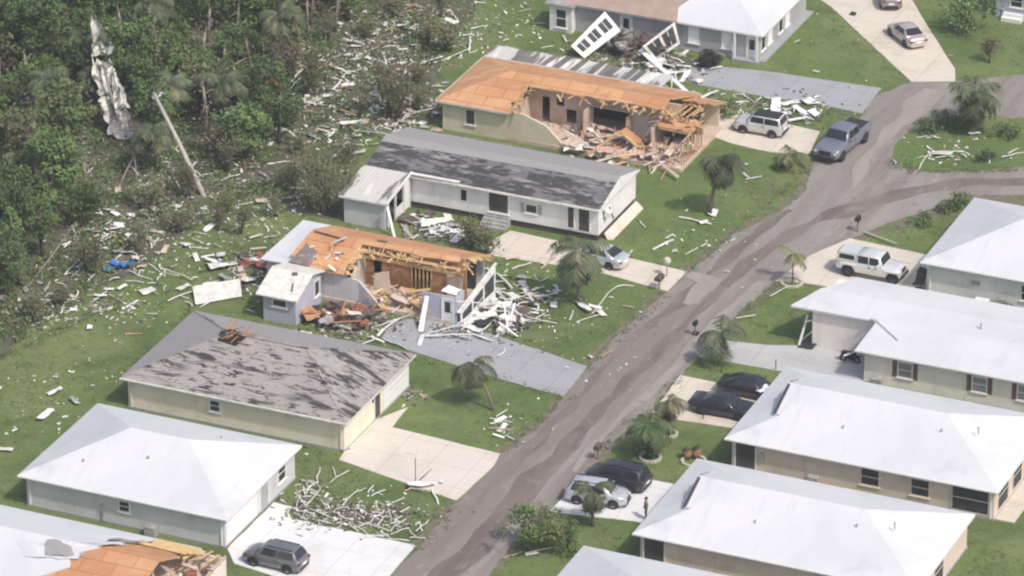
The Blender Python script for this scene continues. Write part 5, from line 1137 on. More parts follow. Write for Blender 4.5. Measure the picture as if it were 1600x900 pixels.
#PART6
# ------------------------------------------------------------------ debris: every piece its own object
DR = random.Random(77); SEEDN = [0]
MS = {'w':M['white'],'d':M['white_dirty'],'a':M['alu'],'g':M['grey_metal'],'l':M['lumber'],'p':M['plywood'],'j':M['junk'],'r':M['junk_red'],'i':M['drywall'],'y':M['insul_y'],'k':M['plastic'],'n':M['insul']}
CN = {'w':'white','d':'dirty white','a':'white metal','g':'grey metal','l':'splintered timber','p':'orange plywood','j':'dark brown','r':'red-brown','i':'pinkish wallboard','y':'yellow insulation','k':'black','n':'pink insulation'}
def zone(x, y):
    Z = [((0,0,400,430),'under the battered trees of the woods'),((400,0,560,330),'between the woods and the houses'),((560,0,900,200),'behind the khaki orange-roofed house'),
         ((900,0,1110,190),'in front of the blue-grey house'),((1110,100,1290,190),'by the grey crossing beyond the silver boxy SUV'),((820,150,1110,275),'inside the khaki torn-open house'),
         ((400,430,520,530),'around the lavender shed'),((560,330,790,400),'in front of the white shingled house'),((0,430,420,560),'along the edge of the rear lawn'),((0,560,200,760),'on the rear lawn by the white hip roof'),
         ((440,700,690,850),'on the strip between the two lower driveways'),((690,620,830,700),'at the foot of the leaning palm'),((480,400,850,560),'around the collapsed house'),
         ((850,430,1010,580),'on the lawn by the shaggy palm'),((1000,230,1200,430),'on the lawn right of the shingled house'),((1390,180,1600,280),'on the grass island by the road bend'),
         ((760,840,900,900),'on the verge by the leafy road edge tree'),((1180,0,1600,150),'on the upper right lawns'),((1090,340,1460,560),'on the verge along the right side of the road')]
    for (a,b_,c,d), s in Z:
        if a <= x < c and b_ <= y < d: return s
    return 'beside the muddy road'
def place_piece(mb, name, kind, shape, x, y, cat='debris', label=None):
    o = mb.build(name, MS[kind], None, tuple(P(x,y,.1)))
    z = zone(x, y); lab = label or '%s %s lying %s' % (CN[kind], shape, z)
    tag(o, lab, cat, None if label else '%s %ss %s' % (CN[kind], shape, z)); return o
def strip(x1,y1,x2,y2,w=.2,k='w',z1=None,z2=None,bend=.12,label=None,t=.05,name=None):
    """long piece between two ground points, a little bent and twisted"""
    z1 = DR.uniform(.05,.30) if z1 is None else z1; z2 = DR.uniform(.05,.30) if z2 is None else z2
    a, c = P(x1,y1,z1), P(x2,y2,z2); L = (c-a).length; n = 1 if L < 1.0 else 3; b = MB(); d = c-a; pr = a; roll = DR.uniform(-.5,.5)
    for i in range(1, n+1):
        q = a+d*(i/n)
        if i < n: q += Vector((DR.uniform(-1,1),DR.uniform(-1,1),DR.uniform(0,.8)))*bend*min(L,3)*.4
        b.bar(pr,q+(q-pr).normalized()*(w*.3 if i<n else 0),w*DR.uniform(.85,1.1),t,roll+.15*i); pr = q
    thin = w < .14
    return place_piece(b, name or ('metal_strip' if k in 'ag' else 'broken_board'), k, 'strip' if k in 'ag' else 'board', (x1+x2)/2, (y1+y2)/2, 'metal strip' if k in 'ag' else 'board', label)
def panel(x,y,sx,sy,k='w',rot=None,amp=.2,tilt=.2,z=.15,label=None,name='crumpled_panel'):
    """crumpled sheet sx by sy metres lying at a ground point"""
    rot = DR.uniform(0,3.14) if rot is None else rot; c = P(x,y,z); SEEDN[0] += 1
    e1 = Vector((math.cos(rot),math.sin(rot),DR.uniform(-tilt,tilt)))*sx/2; e2 = Vector((-math.sin(rot),math.cos(rot),DR.uniform(-tilt,tilt)))*sy/2
    c.z += abs(e1.z)+abs(e2.z); b = MB(); b.sheet(c-e1-e2,c+e1-e2,c+e1+e2,c-e1+e2,max(2,int(sx*3)),max(2,int(sy*3)),amp*min(sx,sy),.025,SEEDN[0],0,.06)
    return place_piece(b, name, k, 'panel', x, y, 'panel', label)
# --- long pieces read off the view, by area
ST = """455 128 480 98|470 68 495 78|520 60 570 70|535 60 568 68|515 100 545 115|545 115 570 105|520 140 545 110|475 160 515 165|480 158 520 148|545 193 600 208|560 205 615 212|530 170 555 180|590 185 610 188|615 195 640 180|640 178 680 168
690 95 735 75|733 80 735 60|600 30 640 35|650 30 690 20|672 30 676 45|640 60 655 50|690 35 700 50|735 45 755 40|740 3 760 5|600 85 603 100|625 120 645 95|440 200 470 218|418 256 455 252|403 205 420 202|445 290 460 275|450 292 475 295|520 270 545 266|487 212 500 217|690 130 702 128|685 112 690 100|548 62 585 48|560 88 590 74|565 130 590 118|575 35 592 52|470 120 455 138|500 108 515 92|598 140 610 128|620 22 650 14|612 62 640 55|655 100 690 88|705 20 718 34
20 190 35 197|22 180 38 188|133 145 140 152|270 230 280 238|275 265 290 277|270 275 282 295|222 300 235 280|330 80 345 100|365 155 370 165|385 180 395 190|365 105 372 120|322 215 338 230|350 255 372 247|205 260 216 272|120 250 138 258|60 240 66 252|300 60 312 66|345 282 362 275|405 268 424 280
132 313 160 335|145 362 175 345|150 378 160 370|158 378 175 368|172 365 197 384|200 422 213 428|215 430 238 437|143 472 167 455|170 460 193 473|137 440 150 425|258 420 300 437|262 470 300 455|30 465 95 470|35 480 50 498|295 335 345 333|278 357 295 350|255 340 270 350|195 522 222 521|100 430 135 395|112 432 140 402|45 462 80 474|60 478 92 464|70 455 78 440|232 412 250 424|300 372 318 380|330 352 352 346|360 360 378 352|390 372 410 366|225 372 240 378|372 320 395 316
800 420 830 410|845 420 870 400|865 445 873 455|800 495 850 485|805 500 870 505|800 512 850 490|890 500 895 485|900 503 945 490|925 490 965 447|965 447 990 447|973 477 990 480|920 555 925 558|940 558 957 548|810 432 835 436|790 405 812 402|820 455 832 470|842 440 858 432|850 462 868 458|790 470 812 462
1061 339 1112 350|1020 390 1052 374|1070 398 1090 387|1140 377 1148 373|1150 497 1180 492|1203 463 1230 448|1350 362 1400 380|1040 372 1052 366|1165 280 1190 275|1158 268 1170 277|1000 345 1008 355|1095 385 1104 380
585 510 620 500|590 525 625 497|580 525 600 535|600 530 635 545|640 470 665 488|660 522 735 505|660 525 740 522|740 522 770 532|790 480 815 500|762 420 800 450|800 490 845 500|760 440 790 470|775 455 800 462|612 502 640 492|700 520 735 528|772 500 798 516|752 480 775 490|560 540 590 528|808 478 850 486|740 457 782 457|781 457 790 470
497 755 500 730|480 762 497 752|460 770 478 790|478 790 500 765|485 770 502 775|515 755 545 735|520 730 525 745|535 790 560 765|560 768 572 762|575 770 583 758|580 775 602 765|615 785 632 777|485 795 520 810|520 800 540 810|545 815 575 835|575 818 610 830|580 815 600 798|590 820 605 805|610 830 635 810|610 835 640 825|600 842 640 845|640 840 665 840|650 830 670 812|655 815 660 830|640 828 650 840|545 818 560 830|470 775 462 795|465 798 490 802|500 780 512 795|460 802 480 812|492 812 518 818|560 822 580 815|570 836 600 838|625 800 640 792|615 818 628 806|588 832 612 842
765 653 800 660|775 651 792 640|763 668 800 672|766 662 785 658|790 680 803 686|770 678 788 684|675 762 685 788|640 762 662 766|632 767 645 762
800 868 815 862|820 864 872 855|786 872 800 866|1436 265 1450 240|1450 238 1505 236|1462 246 1490 244|1500 190 1518 195|1565 245 1600 238|1432 215 1465 210|1575 240 1590 232|1448 228 1462 240
810 18 830 14|832 36 852 37|845 75 865 72|880 55 885 65|1240 66 1250 62|1270 110 1280 112|1480 86 1490 87|905 150 925 146|1125 172 1150 150|1165 150 1180 162|1150 160 1170 158|1110 170 1130 166"""
for ln, row in enumerate(ST.split('\n')):
    for s in row.split('|'):
        q = list(map(int, s.split()))
        k = DR.choice('wwdddigal' if ln not in (7,6,5) else 'wdda')
        big = ln in (0,1,4,6,7)
        strip(*q, w=(DR.uniform(.045,.09) if ln == 7 else DR.uniform(.11,.24)) if big else DR.uniform(.09,.19), k=k, z2=DR.uniform(.05,.6) if ln in (6,0) else None, bend=.16 if ln in (7,4,6) else .08)
# --- panels and sheets read off the view
for x,y,sx,sy,k in ((565,157,1.9,.9,'w'),(643,155,.7,1.7,'d'),(614,165,.6,1.5,'d'),(230,455,.9,1.1,'d'),(348,415,1.3,2.4,'d'),(392,412,1.8,.8,'r'),(185,352,1.0,.8,'w'),(176,357,1.3,.6,'w'),(228,290,.6,.9,'w'),(205,367,.8,.5,'w'),(1114,332,.7,1.2,'w'),(912,480,.5,2.0,'w'),
    (750,500,2.6,.7,'w'),(738,513,1.6,.8,'w'),(1521,208,.5,1.0,'w'),(1100,347,.8,.5,'d'),(72,648,2.0,.5,'w'),(85,613,1.2,.5,'w'),(117,627,.4,1.0,'g'),(8,702,.5,1.3,'d'),(660,758,2.0,.7,'w'),(714,374,1.3,.7,'w'),(665,352,1.3,.6,'w'),(690,345,1.2,.6,'d'),(675,362,1.0,.5,'w'),(705,352,.9,.7,'w'),(680,348,1.4,.7,'w'),(695,358,1.2,.8,'w'),(715,362,1.1,.6,'w'),(668,342,1.0,.6,'w'),(700,340,.9,.6,'d'),(722,368,1.2,.6,'w'),
    (1235,160,1.6,.7,'w'),(1250,172,2.0,.6,'w'),(1262,158,1.2,.8,'w'),(1272,178,.9,.7,'w'),(1245,188,1.5,.4,'w'),(1212,168,2.3,.8,'w'),(1222,178,1.2,.6,'a'),(415,668,1.4,.9,'w'),(560,240,1.2,.6,'d'),(510,150,1.0,.6,'w'),(522,100,.8,.5,'d'),(548,195,2.2,.6,'w'),(1030,98,1.4,1.0,'d'),(1045,112,1.6,.6,'a'),(1070,122,2.0,.5,'w'),(980,115,1.6,.6,'d'),
    (790,480,1.0,.8,'w'),(802,462,1.2,.6,'w'),(770,470,1.0,.5,'d'),(820,490,1.2,.5,'w'),(478,520,.9,.4,'w'),(448,520,1.6,.35,'g'),(690,752,.6,.3,'w'),(655,240,.9,.5,'d'),(470,450,.8,.5,'d'),(140,512,.5,.4,'w'),(345,400,1.2,.7,'d'),(940,490,.9,.5,'d'),(930,480,1.0,.3,'w'),(505,15,.8,.5,'d'),(600,20,1.0,.5,'d'),(830,865,.9,.3,'w'),(1470,242,1.9,.5,'d'),(782,655,1.2,.4,'w'),(785,668,1.4,.4,'w')):
    panel(x,y,sx,sy,k,amp=.22,tilt=.22)
# --- smaller scraps scattered in patches: (cx, cy, spread x, spread y, how many)
def scatter(cx, cy, sx, sy, n, kinds='wwwdd', smin=.12, smax=.45):
    for _ in range(n):
        x, y = DR.gauss(cx,sx), DR.gauss(cy,sy); k = DR.choice(kinds)
        if not (-10 < x < 1610 and -5 < y < 905): continue
        b = MB(); c = P(x,y,.06); a = DR.uniform(0,3.14); L = DR.uniform(smin,smax)
        b.obox(c+Vector((0,0,DR.uniform(0,.1))),(L,L*DR.uniform(.3,.8),.05),(DR.uniform(-.4,.4),DR.uniform(-.4,.4),a))
        b.obox(c+Vector((math.cos(a)*L*.4,math.sin(a)*L*.3,.05)),(L*.6,L*.3,.04),(DR.uniform(-.6,.6),.2,a+.7))
        place_piece(b,'scrap',k,'scrap',x,y,'scrap')
scatter(550,110,55,45,34); scatter(650,35,45,22,22); scatter(500,190,45,30,14); scatter(620,175,45,18,12); scatter(250,260,90,45,22,'wdd'); scatter(180,360,45,30,14); scatter(100,470,60,18,12); scatter(350,340,60,25,16,'wdd'); scatter(90,640,50,50,14,'wd'); scatter(860,460,45,25,12); scatter(800,480,35,20,12); scatter(555,795,55,16,30,'wda',.08,.3); scatter(790,30,40,25,12); scatter(1090,380,45,25,8); scatter(1480,230,40,12,8); scatter(1140,165,35,10,10); scatter(690,355,25,8,10)
# tiny litter nobody could count
b = MB(); rnd = random.Random(91)
for cx,cy,sx,sy,n in ((560,120,80,60,900),(660,40,60,30,420),(250,250,120,70,600),(180,380,80,40,420),(90,480,80,22,300),(440,320,70,40,360),(90,640,60,70,80),(830,480,60,35,140),(560,802,55,14,200),(690,508,60,12,40),(620,180,50,22,110),(800,30,50,30,70),(1090,370,50,40,40),(1300,100,60,40,14),(1480,230,50,18,40),(960,560,60,40,30),(800,670,25,20,30),(300,560,120,40,40),(1150,165,40,15,50)):
    for _ in range(n):
        p = P(rnd.gauss(cx,sx),rnd.gauss(cy,sy),.03); s = rnd.uniform(.04,.13)
        b.obox(p,(s*rnd.uniform(1,3),s,.03),(rnd.uniform(-.5,.5),rnd.uniform(-.5,.5),rnd.uniform(0,3.1)),rnd.choice((0,0,1,1,1,2,3,3)))
o = b.build('debris_litter', [M['white'],M['white_dirty'],M['junk'],M['drywall']]); o['kind'] = 'stuff'
# --- heaps of household wreckage inside and around the broken houses: each board, sheet and box apart
def heap(cx0,cx1,cy0,cy1,n,kinds,z0,z1,where,big=1.0):
    for _ in range(n):
        x, y = DR.uniform(cx0,cx1), DR.uniform(cy0,cy1); z = DR.uniform(z0,z1); k = DR.choice(kinds); a = DR.uniform(0,3.14); f = DR.random(); b = MB()
        if f < .45:
            L = DR.uniform(.8,2.6)*big; d = Vector((math.cos(a),math.sin(a),DR.uniform(-.25,.35)))*L/2; c = Vector((x,y,z+.1)); w = DR.choice((.1,.14,.25)); c.z = max(c.z, abs(d.z)+.08); b.bar(c-d,c+d,w,.06,DR.uniform(-.5,.5)); nm, sh, ct = 'broken_board','board','board'
        elif f < .8:
            s1, s2 = DR.uniform(.6,1.7)*big, DR.uniform(.4,1.0)*big; e1 = Vector((math.cos(a),math.sin(a),DR.uniform(-.3,.3)))*s1/2; e2 = Vector((-math.sin(a),math.cos(a),DR.uniform(-.3,.3)))*s2/2; c = Vector((x,y,z)); c.z = max(c.z, abs(e1.z)+abs(e2.z)+.08); SEEDN[0] += 1
            b.sheet(c-e1-e2,c+e1-e2,c+e1+e2,c-e1+e2,4,3,.16,.04,SEEDN[0],0,.08); nm, sh, ct = 'torn_sheet','sheet','sheet'
        else:
            s = DR.uniform(.3,.8)*big; b.sheet((x-s/2,y-s/2,z),(x+s/2,y-s/2,z),(x+s/2,y+s/2,z),(x-s/2,y+s/2,z),3,3,.35,.3*s+.1,SEEDN[0]+500,0,.1); SEEDN[0] += 1; nm, sh, ct = 'wreckage_lump','lump','wreckage'
        o = b.build(nm, MS[k], None, (x,y,max(z,.05)))
        tag(o, '%s %s %s' % (CN[k], sh, where), ct, '%s %ss %s' % (CN[k], sh, where))
heap(-5.8,3.9,25.0,29.4,84,'iiiiindlpdi',.35,1.0,'in the torn-open rooms of the khaki house')
heap(.8,3.9,25.6,28.8,30,'iidpng',.5,1.4,'in the wrecked right end room of the khaki house',.8)
heap(-10.5,-6.5,26,29.3,14,'iindl',.35,.6,'in the torn-open left room of the khaki house',.8)
heap(-2.5,4.5,24.2,25.4,10,'ldpi',.05,.4,'along the broken front of the khaki house')
heap(-8.8,-3.8,-7.8,-4.8,40,'iiyylldnp',.35,1.2,'in the gutted rooms of the collapsed house')
heap(-12.6,-7.0,-12.2,-8.6,36,'jjrpgdk',.05,.7,'in the dark heap beside the lavender shed')
heap(-1.0,3.2,-8.2,-3.5,26,'jgdwwa',.05,.6,'by the slanted window wall of the collapsed house')
heap(-11.2,-5.8,44.8,48.5,52,'jjjjgjk',.15,1.3,'in the brown heap before the blue-grey house')
heap(-6.4,-3.0,44.2,47.6,12,'gdwj',.05,.5,'below the upright porch frame of the blue-grey house')
heap(-12.8,-6.5,6.2,9.6,22,'wwdgj',.05,.5,'in the pile before the white shingled house')
heap(-21.5,-17.5,-8,-2,16,'rdjgi',.05,.5,'left of the white metal roof end')
heap(-12.4,-7.4,-12.0,-8.8,22,'rrjjpd',.25,.9,'on the dark heap beside the lavender shed',1.15)
heap(-9.6,-6.5,-10.4,-8.4,7,'jjgw',.05,.35,'at the house end of the grey driveway')
heap(-.6,3.6,-8.0,-2.5,16,'jjdwk',.05,.45,'on the dark ground by the slanted window wall')
def curl(x, y, L, w, k, nm='bent_strip'):  # one kind of bent strip, mixed materials; object names differ by area only
    a = DR.uniform(0,6.28); c = DR.uniform(-1.6,1.6); n = 6; p = P(x,y,DR.uniform(.05,.3)); b = MB(); v = DR.uniform(-.05,.25)
    for i in range(n):
        q = p+Vector((math.cos(a),math.sin(a),v))*L/n; q.z = max(q.z,.03); b.bar(p,q+(q-p)*.12,w,.04,DR.uniform(-.3,.3)); p = q; a += c/n*DR.uniform(.3,2); v -= DR.uniform(0,.12)
    place_piece(b, nm, k, 'curled strip', x, y, 'strip')
def patch(cx,cy,sx,sy,n,ks='wddai',l0=.5,l1=1.9,w0=.05,w1=.15,nm='bent_strip'):
    for _ in range(n): curl(DR.gauss(cx,sx),DR.gauss(cy,sy),DR.uniform(l0,l1),DR.uniform(w0,w1),DR.choice(ks),nm)
patch(555,110,58,45,90,'wddiglj',.3,1.4); patch(660,40,50,22,44,'wddlg',.3,1.3); patch(505,200,50,30,40,'dig',.3,1.3); patch(620,180,40,18,18,'wd'); patch(565,804,44,8,18,'wdda',.4,1.4,.04,.08,'bent_strip_yard'); patch(485,775,16,18,9,'wwd',.6,1.8,.04,.10,'bent_strip_yard')
patch(790,480,28,28,30,'wda',.5,2.0,.05,.13,'bent_strip_house'); patch(690,512,34,9,7,'wdj',.5,1.6,.05,.12,'bent_strip_house'); patch(830,460,35,20,14,'wd',.4,1.4,.05,.12,'bent_strip_house'); patch(690,358,25,10,16,'wwd',.4,1.4,.06,.14,'bent_strip_house')
patch(230,400,90,45,60,'ddgi',.4,1.6,.05,.13,'curled_metal'); patch(300,270,90,60,44,'wdgi',.4,1.5,.06,.14,'curled_metal'); patch(90,480,50,18,14,'dg',.4,1.4,.05,.12,'curled_metal'); patch(1040,110,40,16,20,'wda',.5,1.8,.06,.14,'curled_metal'); patch(1245,170,22,12,16,'wwa',.5,1.6,.08,.2,'curled_metal'); patch(1140,160,30,12,12,'wdl',.4,1.5,.05,.12,'curled_metal'); patch(350,440,40,20,16,'drj',.4,1.5,.06,.14,'curled_metal'); patch(1480,240,36,10,8,'wd',.4,1.4,.05,.12,'curled_metal')  # curled_metal: same bent strips in mixed materials, outer areas
for cx, cy, sx, sy, n_ in ((550,115,55,42,46),(640,175,45,16,14),(655,38,45,20,16),(500,215,40,25,14),(300,290,80,45,22),(195,372,50,28,20),(100,472,45,14,10),(800,482,32,22,16),(830,455,30,18,8),(1040,105,36,12,10),(350,425,40,18,10)):
    for _ in range(n_): panel(DR.gauss(cx,sx),DR.gauss(cy,sy),DR.uniform(.35,1.2),DR.uniform(.2,.6),DR.choice('wwdddgi'),amp=.2,tilt=.25,name='flat_shard')
b = MB(); rnd = random.Random(191)
for cx,cy,sx,sy,n in ((545,120,60,45,500),(660,40,55,22,220),(250,320,110,60,300),(110,478,60,14,160),(555,806,52,10,420),(480,790,22,20,140),(545,505,36,13,500),(700,514,34,7,70),(790,485,30,26,420),(690,362,30,9,260),(1040,105,40,14,260),(960,90,34,16,300),(1245,172,26,12,200),(1145,165,34,10,140),(395,425,30,25,260),(900,255,70,6,120),(640,175,45,14,200),(640,615,14,8,60),(520,700,40,8,14)):
    for _ in range(n):
        p = P(rnd.gauss(cx,sx),rnd.gauss(cy,sy),.04); q = rnd.uniform(.06,.22)
        b.obox(p,(q*rnd.uniform(1,4),q,.05),(rnd.uniform(-.6,.6),rnd.uniform(-.6,.6),rnd.uniform(0,3.1)),rnd.choice((0,0,0,1,1,2,3,3,4)))
o = b.build('rubble', [M['junk'],M['interior'],M['grey_metal'],M['twig'],M['white_dirty']]); o['kind'] = 'stuff'
# collapsed plywood gable in the khaki house
t = thing('collapsed_gable', 'plywood gable standing like a tent in the torn-open khaki house', 'gable', tuple(P(965,240,.35)))
A = P(918,243,.4); B = P(968,205,2.0); C = P(1006,238,.4); D = Vector((.3,1.6,0))
for nm, q in (('panel',[A,B,B+D*.6,A+D*.8]),('panel',[B,C,C+D*.8,B+D*.6])):
    b = MB(); b.sheet(*q,6,3,.12,.05,DR.randint(1,99)); b.build(nm, M['plywood'], t)
b = MB(); b.bar(A,B,.3,.1); b.bar(B,C,.3,.1); b.build('rafter', M['lumber'], t)
# white board leaning on the lavender porch, long beams
strip(657,518,668,458,.35,'w',.1,2.2,0,'tall white board leaning against the wreckage left of the lavender porch')
strip(655,540,660,522,.35,'w',.1,.3,0,'short white board lying on the grey driveway before the lavender porch')
strip(1001,78,1090,160,.40,'w',1.2,.15,.02,'long white beam lying aslant from the upright porch frame to the lawn',.12)
strip(1087,156,1122,141,.26,'w',.15,.5,.05,'white beam crossing the lower end of the long beam')
strip(1060,140,1064,162,.2,'w',.9,.1,.05,'short white post under the long white beam')
strip(1090,152,1116,165,.16,'a',.3,.1,.1,'bent white strip beside the crossed beams')
strip(905,96,1003,110,.5,'k',.4,.5,.05,'black plank at the foot of the brown heap before the blue-grey house')
strip(930,108,980,116,.5,'w',.3,.3,.05,'broad white board below the black plank')
# flung window walls
framed_panel('window_wall','white three-window wall panel thrown up in front of the blue-grey house',P(913,91,0.05),P(970,48,1.85),P(945,18,2.9),P(892,72,1.1),3,.3,'screen','white')
framed_panel('porch_frame','white porch frame with two screens leaning beside the long white beam',P(1024,94,.05),P(1062,68,1.0),P(1054,35,2.9),P(1004,73,1.95),2,.22,'screen','white_dirty')
# big white panel at the lawn edge
b = MB(); b.hexa([P(306,476,.15),P(378,463,.15),P(376,461,.2)+Vector((0,.1,0)),P(304,474,.2)+Vector((0,.1,0)),P(301,449,.55),P(375,437,.6),P(374,436,.65)+Vector((0,.1,0)),P(300,448,.6)+Vector((0,.1,0))])
tag(b.build('wall_panel',M['white_dirty'],None,tuple(P(340,462,.2))),'big flat white wall panel tilted at the edge of the rear lawn','wall panel')
b = MB(); b.tube([P(312,480,.0),P(330,470,.3)],.06,5); tag(b.build('broken_post',M['alu'],None,tuple(P(312,480))),'short white post under the big flat wall panel','post')
# blue tarp
SEEDN[0]=900; b = MB(); q = P(192,414,.35); b.sheet(q+Vector((-.9,-.5,.1)),q+Vector((.5,-.6,.2)),q+Vector((.8,.5,.4)),q+Vector((-.6,.6,0)),8,6,.6,.04,901,0,.12)
tag(b.build('tarp',M['blue'],None,tuple(P(192,414))),'bright blue crumpled tarp at the edge of the woods','tarp')
b = MB(); q = P(172,420,.25); b.sheet(q+Vector((-.6,-.4,0)),q+Vector((.6,-.4,.1)),q+Vector((.6,.4,.3)),q+Vector((-.6,.4,0)),6,4,.5,.04,903,0,.12)
tag(b.build('cloth',M['teal'],None,tuple(P(172,420))),'dull teal cloth beside the bright blue tarp','cloth')
b = MB(); q = P(429,130,3.4); b.sheet(q+Vector((-.5,-.2,.5)),q+Vector((.5,-.2,.5)),q+Vector((.5,.1,-.6)),q+Vector((-.4,.1,-.6)),4,4,.2,.04,905); b.tube([P(430,130,3.0),P(430,130,3.0)-Vector((0,0,3))],.06,5)
tag(b.build('decking_scrap',M['deck'],None,tuple(P(429,130))),'orange scrap of roof decking caught in the trees','scrap')
# twisted roof metal hanging in the trees
t = thing('twisted_roof_sheet','long twisted white metal roof sheet hanging upright in the trees','roof sheet',tuple(P(185,215)))
M['torn_metal'] = layered('torn_metal', (.62,.61,.57), [((.42,.40,.36), .9, (1,1,1), .45, .58), ((.10,.11,.075), 1.7, (1,1,.6), .52, .555), ((.40,.31,.25), 1.1, (1,1,1), .60, .66, .8)], rough=.6)
for (pa, pb, w, zz, sd, tp, mm) in (((162,88),(147,24),2.2,(4.6,8.0),11,.22,'torn_metal'),((178,168),(160,98),2.4,(2.2,4.5),12,.8,'torn_metal'),((188,170),(178,122),1.2,(2.4,4.0),15,.3,'torn_metal'),((190,213),(178,160),2.2,(.3,2.4),13,.9,'grey_metal')):
    A = P(pa[0],pa[1],zz[0]); B = P(pb[0],pb[1],zz[1]); r = _rt*w/2; dpt = Vector((.3,-.5,0))*(sd-12)*.3
    b = MB(); b.sheet(A-r*.9+dpt,A+r+dpt,B+r*tp,B-r*tp,7,9,.5,.03,sd,0,.10,.2); b.build('sheet', M[mm], t)
q = MB(); q.tube([P(190,214,-.1),P(176,160,2.8),P(160,95,5.0)],[.16,.13,.08],6); q.build('trunk', M['twig'], t)
# leaning broken poles
def pole(label, a, c, z, r=.11, mt='palm_bark'):
    b = MB(); A = P(*a); B = P(c[0],c[1],z); b.tube([A-Vector((0,0,.1)),A.lerp(B,.5)+Vector((.1,0,-.05)),B],[r*1.2,r,r*.8],8); return tag(b.build('broken_pole', M[mt], None, tuple(A)), label, 'pole')
pole('long pale broken pole leaning out of the woods with white metal on its top',(320,308),(240,145),6.0,.19,'pale_wood')
panel(247,150,1.4,.4,'w',1.2,.3,.7,5.0,'white metal scrap wrapped round the top of the leaning pole')
pole('thin fallen trunk leaning left of the pale broken pole',(180,300),(232,190),3.0,.07,'twig'); pole('thin grey fallen trunk lying across the woods floor',(40,450),(120,345),1.5,.07,'twig'); pole('thin fallen trunk slanting up behind the pale pole',(262,155),(385,90),2.5,.06,'twig'); pole('thin stick leaning beside the hanging roof sheet',(215,300),(205,215),3.0,.05,'twig'); pole('dark upright trunk left of the khaki orange-roofed house',(607,182),(601,125),3.0,.16,'bark'); pole('second dark upright trunk left of the khaki orange-roofed house, nearer to it',(625,187),(628,105),4.2,.18,'bark')
# broken post stump with bent branch and dark slab by the sedan
# white A-frame leaning by the pale house
t = thing('ladder_frame','white ladder-like frame leaning at the left end of the pale beige house','frame',tuple(P(1250,540)))
for a, c, z in (((1248,541),(1262,492),2.2),((1258,502),(1273,500),2.0),((1252,532),(1273,514),1.4),((1248,541),(1270,543),.1)):
    b = MB(); b.bar(P(a[0],a[1],.05 if a[1]>520 else z),P(c[0],c[1],z),.16,.08); b.build('rail', M['white'], t)
panel(1261,540,1.4,1.0,'k',0,.1,.1,.1,'dark mat under the white ladder-like frame')
# ------------------------------------------------------------------ small things of the street
def mailbox(label, x, y, k, h=1.0, w=.5, m2='twig'):
    q = P(x,y); t = thing('mailbox',label,'mailbox',tuple(q)); b = MB(); b.obox((q.x,q.y,h/2),(.1,.1,h)); b.build('post',M[m2],t)
    b = MB(); pr = [(-w*.36,0),(w*.36,0),(w*.36,.22)]+[(w*.36*math.cos(a*math.pi/6),.22+.16*math.sin(a*math.pi/6)) for a in range(1,6)]+[(-w*.36,.22)]
    loft(b,[[(q.x+px_,q.y+s*w*.6,h+pz) for px_,pz in pr] for s in (-1,1)],0,False); b.build('box',M[k],t)
    b = MB(); b.box(q.x+w*.37,q.x+w*.40,q.y-.1,q.y+.05,h+.1,h+.35); b.build('flag',M['plastic'],t)
mailbox('brown mailbox at the street end of the silver sedan driveway',1030,452,'junk',.85,.75); mailbox('dark mailbox on the verge by the white pickup driveway',1340,362,'plastic',1.0,.5); mailbox('brown mailbox at the road edge above the black minivan',934,718,'junk',.9,.6); mailbox('small dark mailbox opposite the grey driveway',1086,524,'plastic',.9,.4)
q = P(1042,432); t = thing('lamp_post','short grey garden lamp post on the silver sedan driveway edge','lamp post',tuple(q))
b = MB(); b.tube([(q.x,q.y,0),(q.x,q.y,1.1)],.06,8); b.build('post',M['grey_metal'],t)
b = MB(); b.tube([(q.x,q.y,1.05),(q.x,q.y,1.15),(q.x,q.y,1.4),(q.x,q.y,1.62),(q.x,q.y,1.7)],[.12,.26,.32,.22,.05],10); b.build('lantern',M['stone'],t)
for x,y in ((1099,655),(1212,578),(1127,582)):
    q = P(x,y); b = MB(); b.tube([(q.x,q.y,0),(q.x,q.y,.9)],.04,6); tag(b.build('marker_post',M['plastic'],None,tuple(q)),{1099:'thin dark post on the grass beside the charcoal car',1212:'thin dark post at the lower edge of the pale grey driveway near the white roof',1127:'short dark post on the grass under the thin drooping palm'}[x],'post')
for x,y,lab,r in ((1016,716,'pale stone ring round the dense dark green palm',.75),(1045,679,'pale stone ring round the yellowed palm',.6),(1237,443,'pale stone ring at the small sparse palm',.8),(1084,722,'pale stone ring with the two orange pots',.85)):
    q = P(x,y); b = MB(); n = 18
    for k in range(n):
        a = 2*math.pi*k/n; b.obox((q.x+r*math.cos(a),q.y+r*math.sin(a),.08),(.2,r*.30,.2),(0,0,a))
    tag(b.build('edging_ring',M['stone'],None,tuple(q)),lab,'edging')
for i,(x,y) in enumerate(((1074,717),(1088,716))):
    q = P(x,y); b = MB(); b.tube([(q.x,q.y,.02),(q.x,q.y,.3),(q.x,q.y,.62),(q.x,q.y,.68),(q.x,q.y,.60)],[.22,.30,.40,.42,.34],14); t = thing('flower_pot',['orange terracotta pot, the left one of the pair before the tan house','orange terracotta pot, the right one of the pair before the tan house'][i],'pot',tuple(q)); b.build('pot',M['terracotta'],t)
    rnd = random.Random(i); b = MB()
    for _ in range(60): leafquad(b,(q.x+rnd.gauss(0,.16),q.y+rnd.gauss(0,.16),.75+rnd.uniform(0,.3)),rnd.uniform(.06,.12),rnd)
    b.build('plant',M['leaf_y'],t)
